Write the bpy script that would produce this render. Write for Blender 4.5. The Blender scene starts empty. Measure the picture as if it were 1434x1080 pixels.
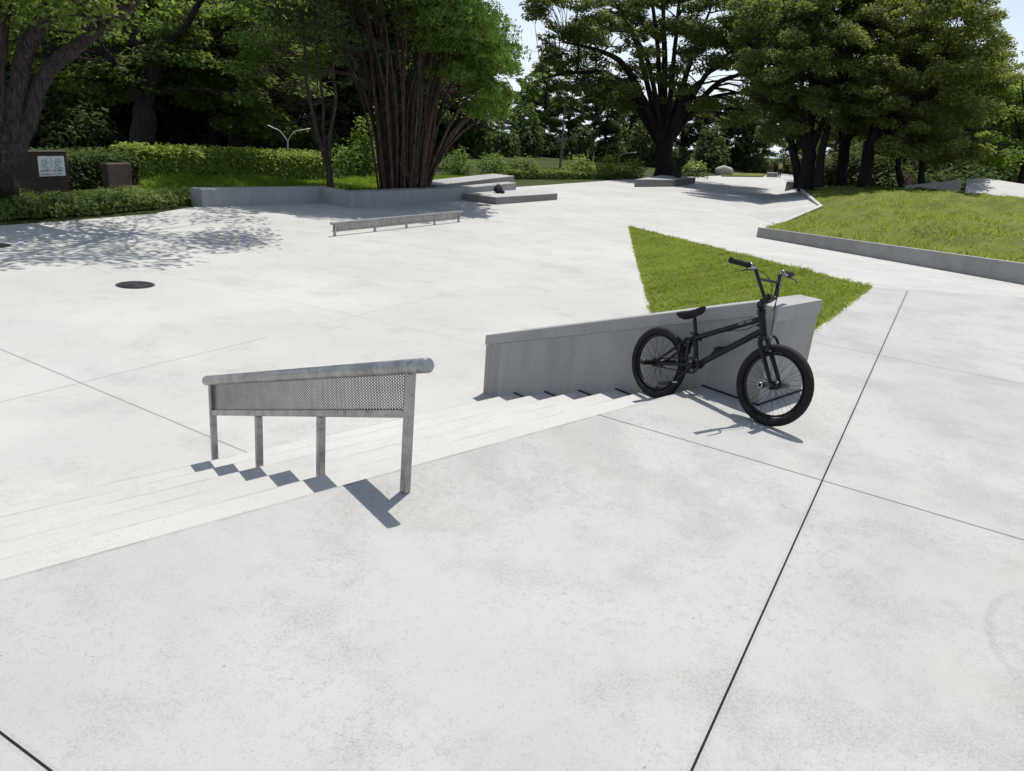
import bpy, math, random
import numpy as np
from mathutils import Vector, Matrix
from mathutils.geometry import delaunay_2d_cdt

random.seed(7)
RNG = np.random.default_rng(11)
sc = bpy.context.scene
COL = sc.collection
R = math.radians

# ------------------------------------------------------------------ camera
F_PX, W_PX, H_PX = 1042.39, 1434.0, 1080.0
PITCH, ROLL, YAW = 0.32684761, 0.09336077, 0.77097288
CAM = np.array([-1.60203, -2.65266, 1.56352])
_fw = np.array([math.sin(YAW)*math.cos(PITCH), math.cos(YAW)*math.cos(PITCH), -math.sin(PITCH)])
_rt = np.array([math.cos(YAW), -math.sin(YAW), 0.0])
_up = np.cross(_rt, _fw)
RIGHT = math.cos(ROLL)*_rt + math.sin(ROLL)*_up
UP = -math.sin(ROLL)*_rt + math.cos(ROLL)*_up


def ray(x, y):
    return RIGHT*(x-W_PX/2)/F_PX - UP*(y-H_PX/2)/F_PX + _fw


def at(x, y, z):
    """the point of the horizontal plane at height z seen at photo position x, y"""
    d = ray(x, y)
    return CAM + d*((z-CAM[2])/d[2])


def far(x, y, dist):
    """the point seen at x, y at a horizontal distance dist"""
    d = ray(x, y)
    return CAM + d*(dist/math.hypot(d[0], d[1]))


cd = bpy.data.cameras.new('camera')
cam = bpy.data.objects.new('camera', cd)
COL.objects.link(cam)
cd.sensor_fit = 'HORIZONTAL'
cd.sensor_width = 36.0
cd.lens = F_PX/W_PX*36.0
cd.clip_start = 0.05
cd.clip_end = 2000
M = Matrix.Identity(4)
for i in range(3):
    M[i][0], M[i][1], M[i][2], M[i][3] = RIGHT[i], UP[i], -_fw[i], CAM[i]
cam.matrix_world = M
sc.camera = cam

# ------------------------------------------------------------------ light
SUN = np.array([0.332, 0.167, 1.0])
SUN = SUN/np.linalg.norm(SUN)
world = bpy.data.worlds.new('World')
sc.world = world
world.use_nodes = True
wn = world.node_tree
wn.nodes.clear()
w_out = wn.nodes.new('ShaderNodeOutputWorld')
w_bg = wn.nodes.new('ShaderNodeBackground')
sky = wn.nodes.new('ShaderNodeTexSky')
sky.sky_type = 'NISHITA'
sky.sun_disc = False
sky.sun_elevation = math.asin(SUN[2])
sky.sun_rotation = math.atan2(SUN[0], SUN[1])
sky.air_density = 1.0
sky.dust_density = 1.2
w_bg.inputs['Strength'].default_value = 0.092
# thin white summer cloud
tc = wn.nodes.new('ShaderNodeTexCoord')
cn = wn.nodes.new('ShaderNodeTexNoise')
cn.inputs['Scale'].default_value = 3.1
cn.inputs['Detail'].default_value = 7
cn.inputs['Roughness'].default_value = 0.55
cmap = wn.nodes.new('ShaderNodeMapping')
cmap.inputs['Scale'].default_value = (1, 1, 2.6)
cr = wn.nodes.new('ShaderNodeValToRGB')
cr.color_ramp.elements[0].position = 0.48
cr.color_ramp.elements[0].color = (0, 0, 0, 1)
cr.color_ramp.elements[1].position = 0.74
cr.color_ramp.elements[1].color = (0.9, 0.9, 0.9, 1)
cm = wn.nodes.new('ShaderNodeMix')
cm.data_type = 'RGBA'
cm.inputs['B'].default_value = (8.8, 9.5, 10.7, 1)
wn.links.new(tc.outputs['Generated'], cmap.inputs['Vector'])
wn.links.new(cmap.outputs['Vector'], cn.inputs['Vector'])
wn.links.new(cn.outputs['Fac'], cr.inputs['Fac'])
w_sep = wn.nodes.new('ShaderNodeSeparateXYZ')
wn.links.new(tc.outputs['Generated'], w_sep.inputs[0])
w_mr = wn.nodes.new('ShaderNodeMapRange')
w_mr.inputs['From Min'].default_value = 0.0
w_mr.inputs['From Max'].default_value = 0.34
w_mr.inputs['To Min'].default_value = 0.85
w_mr.inputs['To Max'].default_value = 0.0
wn.links.new(w_sep.outputs['Z'], w_mr.inputs['Value'])
w_mx = wn.nodes.new('ShaderNodeMath'); w_mx.operation = 'MAXIMUM'
wn.links.new(w_mr.outputs['Result'], w_mx.inputs[0])
wn.links.new(cr.outputs['Color'], w_mx.inputs[1])
wn.links.new(w_mx.outputs[0], cm.inputs['Factor'])
wn.links.new(sky.outputs['Color'], cm.inputs['A'])
wn.links.new(cm.outputs['Result'], w_bg.inputs['Color'])
wn.links.new(w_bg.outputs['Background'], w_out.inputs['Surface'])

sl = bpy.data.lights.new('sun', 'SUN')
sl.energy = 3.6
sl.angle = R(0.53)
sl.color = (1.0, 0.965, 0.90)
so = bpy.data.objects.new('sun', sl)
COL.objects.link(so)
so.rotation_euler = Vector(SUN).to_track_quat('Z', 'Y').to_euler()
so.location = (10, 6, 40)

sc.view_settings.view_transform = 'Standard'
sc.view_settings.look = 'None'
sc.view_settings.exposure = 0.38
sc.view_settings.gamma = 1.0
sc.cycles.max_bounces = 8
sc.cycles.transparent_max_bounces = 8
sc.cycles.use_denoising = True

# ------------------------------------------------------------------ tagging


def tag(o, label=None, cat=None, group=None, kind=None):
    if label: o['label'] = label
    if cat: o['category'] = cat
    if group: o['group'] = group
    if kind: o['kind'] = kind
    return o


def empty(name, loc=(0, 0, 0), label=None, cat=None, group=None):
    o = bpy.data.objects.new(name, None)
    COL.objects.link(o)
    o.location = Vector([float(v) for v in loc])
    o.empty_display_size = 0.2
    return tag(o, label, cat, group)


def link(name, mesh, mat, parent=None):
    o = bpy.data.objects.new(name, mesh)
    COL.objects.link(o)
    if mat: mesh.materials.append(mat)
    if parent: o.parent = parent
    return o


def copy_tree(o, parent=None):
    c = o.copy()
    COL.objects.link(c)
    c.parent = parent
    for ch in list(o.children):
        copy_tree(ch, c)
    return c


# ------------------------------------------------------------------ mesh builder
def unit(v):
    v = np.asarray(v, float)
    return v/max(np.linalg.norm(v), 1e-9)


class MB:
    def __init__(self):
        self.v, self.f, self.s = [], [], []

    def add(self, verts, faces, smooth=False):
        b = len(self.v)
        self.v += [tuple(float(c) for c in v) for v in verts]
        self.f += [tuple(i+b for i in f) for f in faces]
        self.s += [smooth]*len(faces)
        return self

    def box(self, c, size, rot=None, bevel=0.0):
        hx, hy, hz = [s/2 for s in size]
        if bevel <= 0:
            P = [(x, y, z) for x in (-hx, hx) for y in (-hy, hy) for z in (-hz, hz)]
            Fc = [(0, 1, 3, 2), (4, 6, 7, 5), (0, 4, 5, 1), (2, 3, 7, 6), (0, 2, 6, 4), (1, 5, 7, 3)]
        else:
            b = bevel
            ring = lambda z, k: [(-hx+k, -hy+b, z), (-hx+b, -hy+k, z), (hx-b, -hy+k, z), (hx-k, -hy+b, z),
                                 (hx-k, hy-b, z), (hx-b, hy-k, z), (-hx+b, hy-k, z), (-hx+k, hy-b, z)]
            P = ring(-hz, b)+ring(-hz+b, 0)+ring(hz-b, 0)+ring(hz, b)
            Fc = [tuple(range(7, -1, -1)), tuple(range(24, 32))]
            for l in range(3):
                for i in range(8):
                    Fc.append((l*8+i, l*8+(i+1) % 8, (l+1)*8+(i+1) % 8, (l+1)*8+i))
        P = np.array(P)
        if rot is not None: P = P@np.asarray(rot, float).T
        return self.add(P+np.asarray(c, float), Fc)

    def tube(self, pts, rad, n=10, caps=True, smooth=True, squash=None):
        pts = [np.asarray(p, float) for p in pts]
        if np.isscalar(rad): rad = [rad]*len(pts)
        t0 = unit(pts[1]-pts[0])
        a = np.cross(t0, (0, 0, 1.0))
        if np.linalg.norm(a) < 0.1: a = np.cross(t0, (0, 1.0, 0))
        a = unit(a)
        V, prev = [], t0
        for i, p in enumerate(pts):
            t = unit(pts[min(i+1, len(pts)-1)]-pts[max(i-1, 0)])
            a = unit(a-t*(a@t))
            b = np.cross(t, a)
            for k in range(n):
                th = 2*math.pi*k/n
                V.append(p+rad[i]*(math.cos(th)*a+math.sin(th)*b*(squash or 1)))
        Fc = []
        for i in range(len(pts)-1):
            for k in range(n):
                Fc.append((i*n+k, i*n+(k+1) % n, (i+1)*n+(k+1) % n, (i+1)*n+k))
        self.add(V, Fc, smooth)
        if caps:
            self.add([V[k] for k in range(n)], [tuple(range(n-1, -1, -1))])
            m = (len(pts)-1)*n
            self.add([V[m+k] for k in range(n)], [tuple(range(n))])
        return self

    def torus(self, c, axis, R0, r, n=64, m=12, ry=None):
        axis = unit(axis)
        a = np.cross(axis, (0, 0, 1.0))
        if np.linalg.norm(a) < 0.1: a = np.cross(axis, (1.0, 0, 0))
        a = unit(a); b = np.cross(axis, a)
        V = []
        for i in range(n):
            t = 2*math.pi*i/n
            d = math.cos(t)*a+math.sin(t)*b
            for k in range(m):
                s = 2*math.pi*k/m
                V.append(np.asarray(c)+d*(R0+r*math.cos(s))+axis*((ry or r)*math.sin(s)))
        Fc = [(i*m+k, ((i+1) % n)*m+k, ((i+1) % n)*m+(k+1) % m, i*m+(k+1) % m) for i in range(n) for k in range(m)]
        return self.add(V, Fc, True)

    def ellipsoid(self, c, rad, n=16, m=10, fn=None):
        V = []
        for j in range(m+1):
            ph = math.pi*j/m
            for i in range(n):
                th = 2*math.pi*i/n
                d = np.array([math.sin(ph)*math.cos(th), math.sin(ph)*math.sin(th), math.cos(ph)])
                p = d*np.asarray(rad)
                if fn: p = fn(p, d)
                V.append(np.asarray(c)+p)
        Fc = [(j*n+i, (j+1)*n+i, (j+1)*n+(i+1) % n, j*n+(i+1) % n) for j in range(m) for i in range(n)]
        return self.add(V, Fc, True)

    def prism(self, poly, off):
        """poly: 3-D outline (counter-clockwise seen against off), pushed by off"""
        n = len(poly)
        off = np.asarray(off, float)
        V = [np.asarray(p, float) for p in poly]
        V = V+[p+off for p in V]
        Fc = [tuple(range(n-1, -1, -1)), tuple(range(n, 2*n))]
        Fc += [(i, (i+1) % n, n+(i+1) % n, n+i) for i in range(n)]
        return self.add(V, Fc)

    def build(self, name, mat, parent=None, recalc=True):
        me = bpy.data.meshes.new(name)
        me.from_pydata(self.v, [], self.f)
        me.polygons.foreach_set('use_smooth', self.s)
        if recalc:
            import bmesh
            bm = bmesh.new(); bm.from_mesh(me)
            bmesh.ops.recalc_face_normals(bm, faces=bm.faces)
            bm.to_mesh(me); bm.free()
        me.update()
        return link(name, me, mat, parent)


def big_mesh(name, V, nper, smooth=False):
    """V: (faces, nper, 3) separate faces -> one mesh, fast"""
    V = np.ascontiguousarray(V, dtype=np.float32)
    nf = V.shape[0]
    me = bpy.data.meshes.new(name)
    me.vertices.add(nf*nper)
    me.vertices.foreach_set('co', V.reshape(-1))
    me.loops.add(nf*nper)
    me.loops.foreach_set('vertex_index', np.arange(nf*nper, dtype=np.int32))
    me.polygons.add(nf)
    me.polygons.foreach_set('loop_start', np.arange(0, nf*nper, nper, dtype=np.int32))
    me.polygons.foreach_set('loop_total', np.full(nf, nper, dtype=np.int32))
    me.update(calc_edges=True)
    return me


def leaf_quads(P, L, Wd, up=0.5, normals=None, rng=RNG):
    """rhombic leaves at P"""
    n = len(P)
    N = rng.normal(size=(n, 3))
    N /= np.linalg.norm(N, axis=1)[:, None]
    N[:, 2] = np.abs(N[:, 2])
    N = N*(1-up)+np.array([0, 0, up])
    if normals is not None: N = N+normals*0.8
    N /= np.linalg.norm(N, axis=1)[:, None]
    A = rng.normal(size=(n, 3))
    A -= N*np.sum(A*N, axis=1)[:, None]
    A /= np.linalg.norm(A, axis=1)[:, None]
    B = np.cross(N, A)
    s = rng.uniform(0.65, 1.35, size=(n, 1))
    A = A*L*s/2
    B = B*Wd*s/2
    Q = np.stack([P-A, P-B*1.0-A*0.1, P+A, P+B*1.0-A*0.1], axis=1)
    return Q


# ------------------------------------------------------------------ materials
class NT:
    def __init__(self, name):
        self.m = bpy.data.materials.new(name)
        self.m.use_nodes = True
        self.t = self.m.node_tree
        self.t.nodes.clear()
        self.out = self.t.nodes.new('ShaderNodeOutputMaterial')

    def n(self, kind, **inp):
        nd = self.t.nodes.new('ShaderNode'+kind)
        for k, v in inp.items():
            if k.startswith('_'):
                setattr(nd, k[1:], v)
            else:
                self.set(nd, k.replace('__', ' '), v)
        return nd

    def set(self, nd, k, v):
        s = nd.inputs[int(k[1:])] if (k[0] == 'i' and k[1:].isdigit()) else nd.inputs[k]
        if isinstance(v, bpy.types.NodeSocket):
            self.t.links.new(v, s)
        else:
            s.default_value = v

    def math(self, op, a, b=0.0, c=None, clamp=False):
        nd = self.t.nodes.new('ShaderNodeMath')
        nd.operation = op
        nd.use_clamp = clamp
        self.set(nd, 'i0', a); self.set(nd, 'i1', b)
        if c is not None: self.set(nd, 'i2', c)
        return nd.outputs[0]

    def mix(self, fac, a, b, mode='MIX'):
        nd = self.t.nodes.new('ShaderNodeMix')
        nd.data_type = 'RGBA'
        nd.blend_type = mode
        self.set(nd, 'Factor', fac)
        for s, v in (('A', a), ('B', b)):
            if not isinstance(v, bpy.types.NodeSocket): v = (v[0], v[1], v[2], 1)
            self.set(nd, s, v)
        return nd.outputs['Result']

    def pos(self):
        return self.n('NewGeometry').outputs['Position']

    def objpos(self):
        return self.n('TexCoord').outputs['Object']

    def scale(self, v, s, rot=None):
        nd = self.t.nodes.new('ShaderNodeMapping')
        self.set(nd, 'Vector', v)
        nd.inputs['Scale'].default_value = s
        if rot: nd.inputs['Rotation'].default_value = rot
        return nd.outputs[0]

    def noise(self, v, scale, detail=4, rough=0.5):
        nd = self.t.nodes.new('ShaderNodeTexNoise')
        self.set(nd, 'Vector', v)
        nd.inputs['Scale'].default_value = scale
        nd.inputs['Detail'].default_value = detail
        nd.inputs['Roughness'].default_value = rough
        return nd.outputs['Fac']

    def ramp(self, v, lo, hi, smooth=True):
        nd = self.t.nodes.new('ShaderNodeMapRange')
        nd.interpolation_type = 'SMOOTHSTEP' if smooth else 'LINEAR'
        self.set(nd, 'Value', v)
        nd.inputs['From Min'].default_value = lo
        nd.inputs['From Max'].default_value = hi
        return nd.outputs['Result']

    def bsdf(self, color, rough=0.7, metal=0.0, bump=None, bstr=0.2, bdist=0.01, spec=0.5):
        p = self.t.nodes.new('ShaderNodeBsdfPrincipled')
        if not isinstance(color, bpy.types.NodeSocket): color = (color[0], color[1], color[2], 1)
        self.set(p, 'Base Color', color)
        self.set(p, 'Roughness', rough)
        self.set(p, 'Metallic', metal)
        p.inputs['Specular IOR Level'].default_value = spec
        if bump is not None:
            b = self.t.nodes.new('ShaderNodeBump')
            b.inputs['Strength'].default_value = bstr
            b.inputs['Distance'].default_value = bdist
            self.set(b, 'Height', bump)
            self.t.links.new(b.outputs[0], p.inputs['Normal'])
        return p.outputs[0]

    def done(self, sh):
        self.t.links.new(sh, self.out.inputs['Surface'])
        return self.m


def simple(name, color, rough=0.6, metal=0.0, var=0.15, scale=8.0, bump=0.1, spec=0.5):
    t = NT(name)
    v = t.objpos()
    nz = t.noise(v, scale, 5, 0.6)
    c = t.mix(t.ramp(nz, 0.3, 0.7), [k*(1-var) for k in color], [min(1, k*(1+var)) for k in color])
    r = t.math('ADD', rough-0.08, t.math('MULTIPLY', nz, 0.16))
    return t.done(t.bsdf(c, r, metal, t.noise(v, scale*12, 3), bump, 0.002, spec))


def line_mask(t, sep, segs):
    """dark saw-cut joints: segs of (x0, y0, x1, y1, width)"""
    tot = None
    for x0, y0, x1, y1, wd in segs:
        L = math.hypot(x1-x0, y1-y0)
        dx, dy = (x1-x0)/L, (y1-y0)/L
        nx, ny = -dy, dx
        # wavering edge
        d = t.math('ADD', t.math('MULTIPLY', sep.outputs['X'], nx), t.math('MULTIPLY', sep.outputs['Y'], ny))
        d = t.math('ABSOLUTE', t.math('SUBTRACT', d, nx*x0+ny*y0))
        a = t.math('LESS_THAN', d, wd/2)
        s = t.math('ADD', t.math('MULTIPLY', sep.outputs['X'], dx), t.math('MULTIPLY', sep.outputs['Y'], dy))
        s = t.math('SUBTRACT', s, dx*x0+dy*y0)
        a = t.math('MULTIPLY', a, t.math('GREATER_THAN', s, 0.0))
        a = t.math('MULTIPLY', a, t.math('LESS_THAN', s, L))
        tot = a if tot is None else t.math('MAXIMUM', tot, a)
    return tot


def concrete(name, base,  dirt=0.5, patch=(0.5, 0.68), speck=0.55, warm=0.0, segs=None, grain=1.0, marks=None, streak=False, craze=0.30, noses=None, seed=0.0, jcol=(0.010, 0.010, 0.011)):
    t = NT(name)
    v = t.pos()
    off = t.n('VectorMath', _operation='ADD', i0=v, i1=(seed*13.1, seed*7.7, seed*3.3)).outputs[0]
    big = t.noise(off, 0.45, 5, 0.6)
    mid = t.noise(off, 2.1, 6, 0.62)
    fine = t.noise(off, 95.0, 4, 0.75)
    grit = t.noise(off, 320.0, 2, 0.6)
    c0 = [b*0.90 for b in base]
    c1 = [min(1, b*1.08) for b in base]
    c = t.mix(t.ramp(big, 0.3, 0.7), c0, c1)
    c = t.mix(t.math('MULTIPLY', t.ramp(mid, 0.35, 0.75), 0.35), c, [base[0]*0.90, base[1]*0.91, base[2]*0.92])
    # warm rusty blush
    wz = t.noise(off, 0.9, 3, 0.5)
    c = t.mix(t.math('MULTIPLY', t.ramp(wz, 0.58, 0.8), 0.35*warm), c, [base[0]*1.0, base[1]*0.93, base[2]*0.86])
    # worn patches where grey grit shows through the cream
    pm = t.math('ADD', t.math('MULTIPLY', t.noise(off, 1.05, 7, 0.72), 0.75), t.math('MULTIPLY', mid, 0.25))
    pm = t.ramp(pm, patch[0], patch[1])
    sp = t.ramp(t.math('ADD', t.math('MULTIPLY', fine, 0.6), t.math('MULTIPLY', grit, 0.4)), 0.46, 0.58)
    k = t.math('MULTIPLY', pm, t.math('MULTIPLY_ADD', sp, speck, 0.22))
    c = t.mix(t.math('MULTIPLY', k, dirt*0.85), c, [base[0]*0.56, base[1]*0.57, base[2]*0.56])
    pm0 = t.ramp(t.noise(off, 1.6, 6, 0.7), 0.42, 0.62)
    # crazing: short dark hairs
    wv = t.n('VectorMath', _operation='ADD', i0=off, i1=t.n('VectorMath', _operation='SCALE', i0=t.n('TexNoise', Vector=off, Scale=14.0, Detail=3.0).outputs['Color'], Scale=0.09).outputs[0]).outputs[0]
    v1 = t.n('TexVoronoi', _feature='DISTANCE_TO_EDGE', Vector=wv, Scale=58.0).outputs['Distance']
    v2 = t.n('TexVoronoi', _feature='DISTANCE_TO_EDGE', Vector=wv, Scale=31.0).outputs['Distance']
    hair = t.math('MAXIMUM', t.math('SUBTRACT', 1.0, t.ramp(v1, 0.02, 0.09)), t.math('SUBTRACT', 1.0, t.ramp(v2, 0.012, 0.05)))
    hair = t.math('MULTIPLY', hair, t.math('MULTIPLY', t.ramp(t.noise(off, 23.0, 4, 0.75), 0.48, 0.60), t.math('MULTIPLY_ADD', pm0, 0.8, 0.2)))
    c = t.mix(t.math('MULTIPLY', hair, craze), c, [base[0]*0.52, base[1]*0.52, base[2]*0.53])
    c = t.mix(t.math('MULTIPLY', t.ramp(t.math('ADD', t.math('MULTIPLY', fine, 0.5), t.math('MULTIPLY', grit, 0.5)), 0.42, 0.62), 0.22), c, [base[0]*0.72, base[1]*0.72, base[2]*0.73])
    tint = t.noise(off, 0.62, 4, 0.6)
    c = t.mix(t.math('MULTIPLY', t.ramp(tint, 0.52, 0.72), 0.30), c, [base[0]*0.88, base[1]*0.91, base[2]*0.91])
    c = t.mix(t.math('MULTIPLY', t.ramp(t.noise(off, 1.15, 4, 0.6), 0.56, 0.74), 0.32), c, [base[0]*0.98, base[1]*0.95, base[2]*0.86])
    wg = t.n('VectorMath', _operation='ADD', i0=off, i1=t.n('VectorMath', _operation='SCALE', i0=t.n('TexNoise', Vector=off, Scale=160.0, Detail=2.0).outputs['Color'], Scale=0.012).outputs[0]).outputs[0]
    vg = t.n('TexVoronoi', Vector=wg, Scale=170.0)
    vcol = t.n('SeparateColor', Color=vg.outputs['Color']).outputs[0]
    pth = t.math('MULTIPLY_ADD', pm, 0.42*dirt, t.math('MULTIPLY_ADD', t.ramp(t.noise(off, 3.7, 6, 0.75), 0.42, 0.66), 0.16, 0.03))
    gk = t.math('MULTIPLY', t.math('LESS_THAN', vcol, pth), t.math('LESS_THAN', vg.outputs['Distance'], 0.42))
    c = t.mix(t.math('MULTIPLY', gk, 0.42*grain), c, [base[0]*0.48, base[1]*0.48, base[2]*0.47])
    gl = t.math('MULTIPLY', t.math('GREATER_THAN', vcol, 0.90), t.math('LESS_THAN', vg.outputs['Distance'], 0.36))
    c = t.mix(t.math('MULTIPLY', gl, 0.22*grain), c, [min(1, b*1.22) for b in base])
    # pin holes and chips all over
    vor = t.n('TexVoronoi', Vector=off, Scale=9.0)
    dots = t.math('MULTIPLY', t.math('LESS_THAN', vor.outputs['Distance'], 0.045), t.math('GREATER_THAN', t.noise(off, 3.3, 2), 0.55))
    c = t.mix(t.math('MULTIPLY', dots, 0.55), c, [base[0]*0.35, base[1]*0.34, base[2]*0.33])
    # hairline scuffs
    sc1 = t.noise(t.scale(off, (0.9, 14, 3), (0, 0, 0.6)), 1.6, 4, 0.75)
    sc2 = t.noise(t.scale(off, (13, 1.0, 3), (0, 0, 0.25)), 1.3, 4, 0.75)
    scf = t.math('MULTIPLY', t.math('MAXIMUM', t.ramp(sc1, 0.64, 0.74), t.ramp(sc2, 0.65, 0.75)), 0.16)
    c = t.mix(scf, c, [base[0]*0.62, base[1]*0.62, base[2]*0.63])
    if streak:
        s = t.noise(t.scale(off, (5, 5, 0.35)), 1.5, 5, 0.65)
        c = t.mix(t.math('MULTIPLY', t.ramp(s, 0.4, 0.7), 0.45), c, [base[0]*0.68, base[1]*0.68, base[2]*0.7])
        s2 = t.noise(t.scale(off, (9, 9, 0.5)), 1.7, 3, 0.5)
        c = t.mix(t.math('MULTIPLY', t.ramp(s2, 0.62, 0.72), 0.3), c, [min(1, b*1.35) for b in base])
    h = t.math('ADD', t.math('MULTIPLY', fine, 0.7*grain), t.math('MULTIPLY', grit, 0.5*grain))
    sep = t.n('SeparateXYZ', Vector=v)
    if marks:   # tyre arcs: (cx, cy, radius, width, a0, a1)
        for cx, cy, rr, wd, hx, hy, cut in marks:
            dx = t.math('SUBTRACT', sep.outputs['X'], cx)
            dy = t.math('SUBTRACT', sep.outputs['Y'], cy)
            d = t.math('SQRT', t.math('ADD', t.math('MULTIPLY', dx, dx), t.math('MULTIPLY', dy, dy)))
            a = t.math('ABSOLUTE', t.math('SUBTRACT', d, rr))
            a = t.math('SUBTRACT', 1.0, t.ramp(a, wd*0.4, wd))
            side = t.math('ADD', t.math('MULTIPLY', dx, hx), t.math('MULTIPLY', dy, hy))
            a = t.math('MULTIPLY', a, t.ramp(side, rr*cut, rr*(cut+0.25)))
            a = t.math('MULTIPLY', a, t.math('MULTIPLY_ADD', sp, 0.6, 0.25))
            c = t.mix(t.math('MULTIPLY', a, 0.38), c, [base[0]*0.45]*3)
    if noses:   # worn arrises of the steps: (y, half width, x limit)
        for ny_, hw, xl in noses:
            wob = t.math('MULTIPLY_ADD', t.noise(v, 7.0, 4, 0.7), 0.014, -0.007)
            a = t.math('ABSOLUTE', t.math('ADD', t.math('SUBTRACT', sep.outputs['Y'], ny_), wob))
            a = t.math('SUBTRACT', 1.0, t.ramp(a, hw*0.3, hw))
            a = t.math('MULTIPLY', a, t.ramp(t.noise(t.scale(v, (2.5, 9, 9)), 1.0, 5, 0.7), 0.36, 0.6))
            a = t.math('MULTIPLY', a, t.math('LESS_THAN', sep.outputs['X'], xl))
            c = t.mix(t.math('MULTIPLY', a, 0.5), c, [base[0]*0.42, base[1]*0.41, base[2]*0.39])
    if segs:
        jm = line_mask(t, sep, segs)
        jm2 = line_mask(t, sep, [(a, b, c_, d, w*4) for a, b, c_, d, w in segs])
        c = t.mix(t.math('MULTIPLY', jm2, t.math('MULTIPLY', fine, 0.35)), c, [base[0]*0.55]*3)
        c = t.mix(jm, c, jcol)
    return t.done(t.bsdf(c, 0.82, 0.0, h, 0.35, 0.004, 0.25))


def leafmat(name, c1, c2, c3=None, trans=0.35, rough=0.5, clump=0.6, spec=0.35, dry=None):
    t = NT(name)
    g = t.n('NewGeometry')
    rnd = g.outputs['Random Per Island']
    nz = t.noise(g.outputs['Position'], clump, 3, 0.6)
    f = t.math('ADD', t.math('MULTIPLY', rnd, 0.55), t.math('MULTIPLY', t.ramp(nz, 0.35, 0.65), 0.45))
    c = t.mix(f, c1, c2)
    if c3 is not None:
        c = t.mix(t.math('GREATER_THAN', t.math('FRACT', t.math('MULTIPLY', rnd, 17.3)), 0.90), c, c3)
    if dry is not None:
        dn = t.noise(g.outputs['Position'], 0.55, 5, 0.7)
        dn = t.math('MULTIPLY', t.ramp(dn, 0.50, 0.66), 0.75)
        c = t.mix(dn, c, dry)
    p = t.bsdf(c, rough, 0, None, spec=spec)
    tr = t.t.nodes.new('ShaderNodeBsdfTranslucent')
    tc_ = t.mix(0.5, c, [min(1, c2[0]*1.5), min(1, c2[1]*1.5), c2[2]*0.8])
    t.t.links.new(tc_, tr.inputs['Color'])
    mx = t.t.nodes.new('ShaderNodeMixShader')
    mx.inputs[0].default_value = trans
    t.t.links.new(p, mx.inputs[1])
    t.t.links.new(tr.outputs[0], mx.inputs[2])
    return t.done(mx.outputs[0])


def barkmat(name, c1, c2, scale=6.0):
    t = NT(name)
    v = t.objpos()
    st = t.noise(t.scale(v, (4, 4, 0.7)), scale, 6, 0.7)
    c = t.mix(t.ramp(st, 0.35, 0.68), c1, c2)
    return t.done(t.bsdf(c, 0.9, 0, st, 0.8, 0.03, 0.2))


JOINTS = [(-1.45, -2.35, 9.28, 1.0, 0.0075), (1.71, 0.03, 1.95, -0.85, 0.007), (1.948, -0.843, 2.75, -3.9, 0.007),
          (4.72, 1.0, 5.02, 0.0, 0.005), (5.02, 0.0, 6.1, -3.4, 0.006), (-1.693, 0.0, -0.36, -4.0, 0.0075)]
JLOW = [(-2.4, 12.3, 0.47, 2.1, 0.009), (-6.0, 2.22, 1.9, 4.82, 0.006), (1.9, 8.8, 4.4, 2.2, 0.004), (2.6, 5.05, 6.9, 6.45, 0.004)]
M_PLAT = concrete('concrete_platform', (0.418, 0.417, 0.393), craze=0.55, dirt=0.58, patch=(0.45, 0.62), speck=0.95, warm=0.35, segs=JOINTS, noses=[(-0.004, 0.016, 2.8)],
                  marks=[(1.55, -2.80, 0.60, 0.022, -0.25, 0.97, 0.70), (0.1736, -0.204, 0.082, 0.010, -0.7, -0.7, -1.6)])
M_PLAZA = concrete('concrete_plaza', (0.470, 0.463, 0.438), dirt=0.55, patch=(0.50, 0.66), speck=0.8, warm=0.6, segs=JLOW, seed=2.0, jcol=(0.16, 0.155, 0.15))
M_STEP = concrete('concrete_steps', (0.490, 0.482, 0.455), dirt=0.4, patch=(0.52, 0.68), speck=0.7, warm=0.9, seed=4.0, noses=[(0.375*k-0.006, 0.014, 99) for k in range(1, 6)])
M_WALL = concrete('concrete_wall', (0.35, 0.342, 0.322), dirt=0.7, speck=0.5, streak=True, seed=6.0)
M_CAP = concrete('concrete_cap', (0.39, 0.383, 0.368), dirt=0.8, patch=(0.42, 0.6), speck=0.8, seed=9.0)
M_LEDGE = concrete('concrete_ledge', (0.32, 0.315, 0.30), dirt=0.6, patch=(0.42, 0.6), speck=0.8, seed=18.0)
M_SIDE = concrete('concrete_side_shade', (0.20, 0.196, 0.19), dirt=0.6, seed=19.0)  # sides of pads and blocks: their shade is put into the colour
M_PLANTER = concrete('concrete_planter', (0.36, 0.36, 0.355), dirt=0.4, streak=True, seed=8.0)
M_PAD = concrete('concrete_pad', (0.43, 0.425, 0.41), dirt=0.5, seed=12.0)
M_WHITE = concrete('concrete_pale', (0.50, 0.49, 0.465), dirt=0.3, seed=15.0)


def galv(name, base=0.42, rough=0.45):
    t = NT(name)
    v = t.objpos()
    a = t.noise(v, 9, 6, 0.7)
    b = t.noise(v, 40, 4, 0.7)
    s = t.noise(v, 26, 4, 0.6)
    c = t.mix(t.ramp(a, 0.3, 0.7), [base*0.62]*3, [base*1.05, base*1.04, base*1.0])
    c = t.mix(t.math('MULTIPLY', t.ramp(s, 0.55, 0.7), 0.55), c, [0.12, 0.115, 0.105])
    r = t.math('ADD', rough-0.1, t.math('MULTIPLY', b, 0.3))
    return t.done(t.bsdf(c, r, 0.8, b, 0.15, 0.002))


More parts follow.
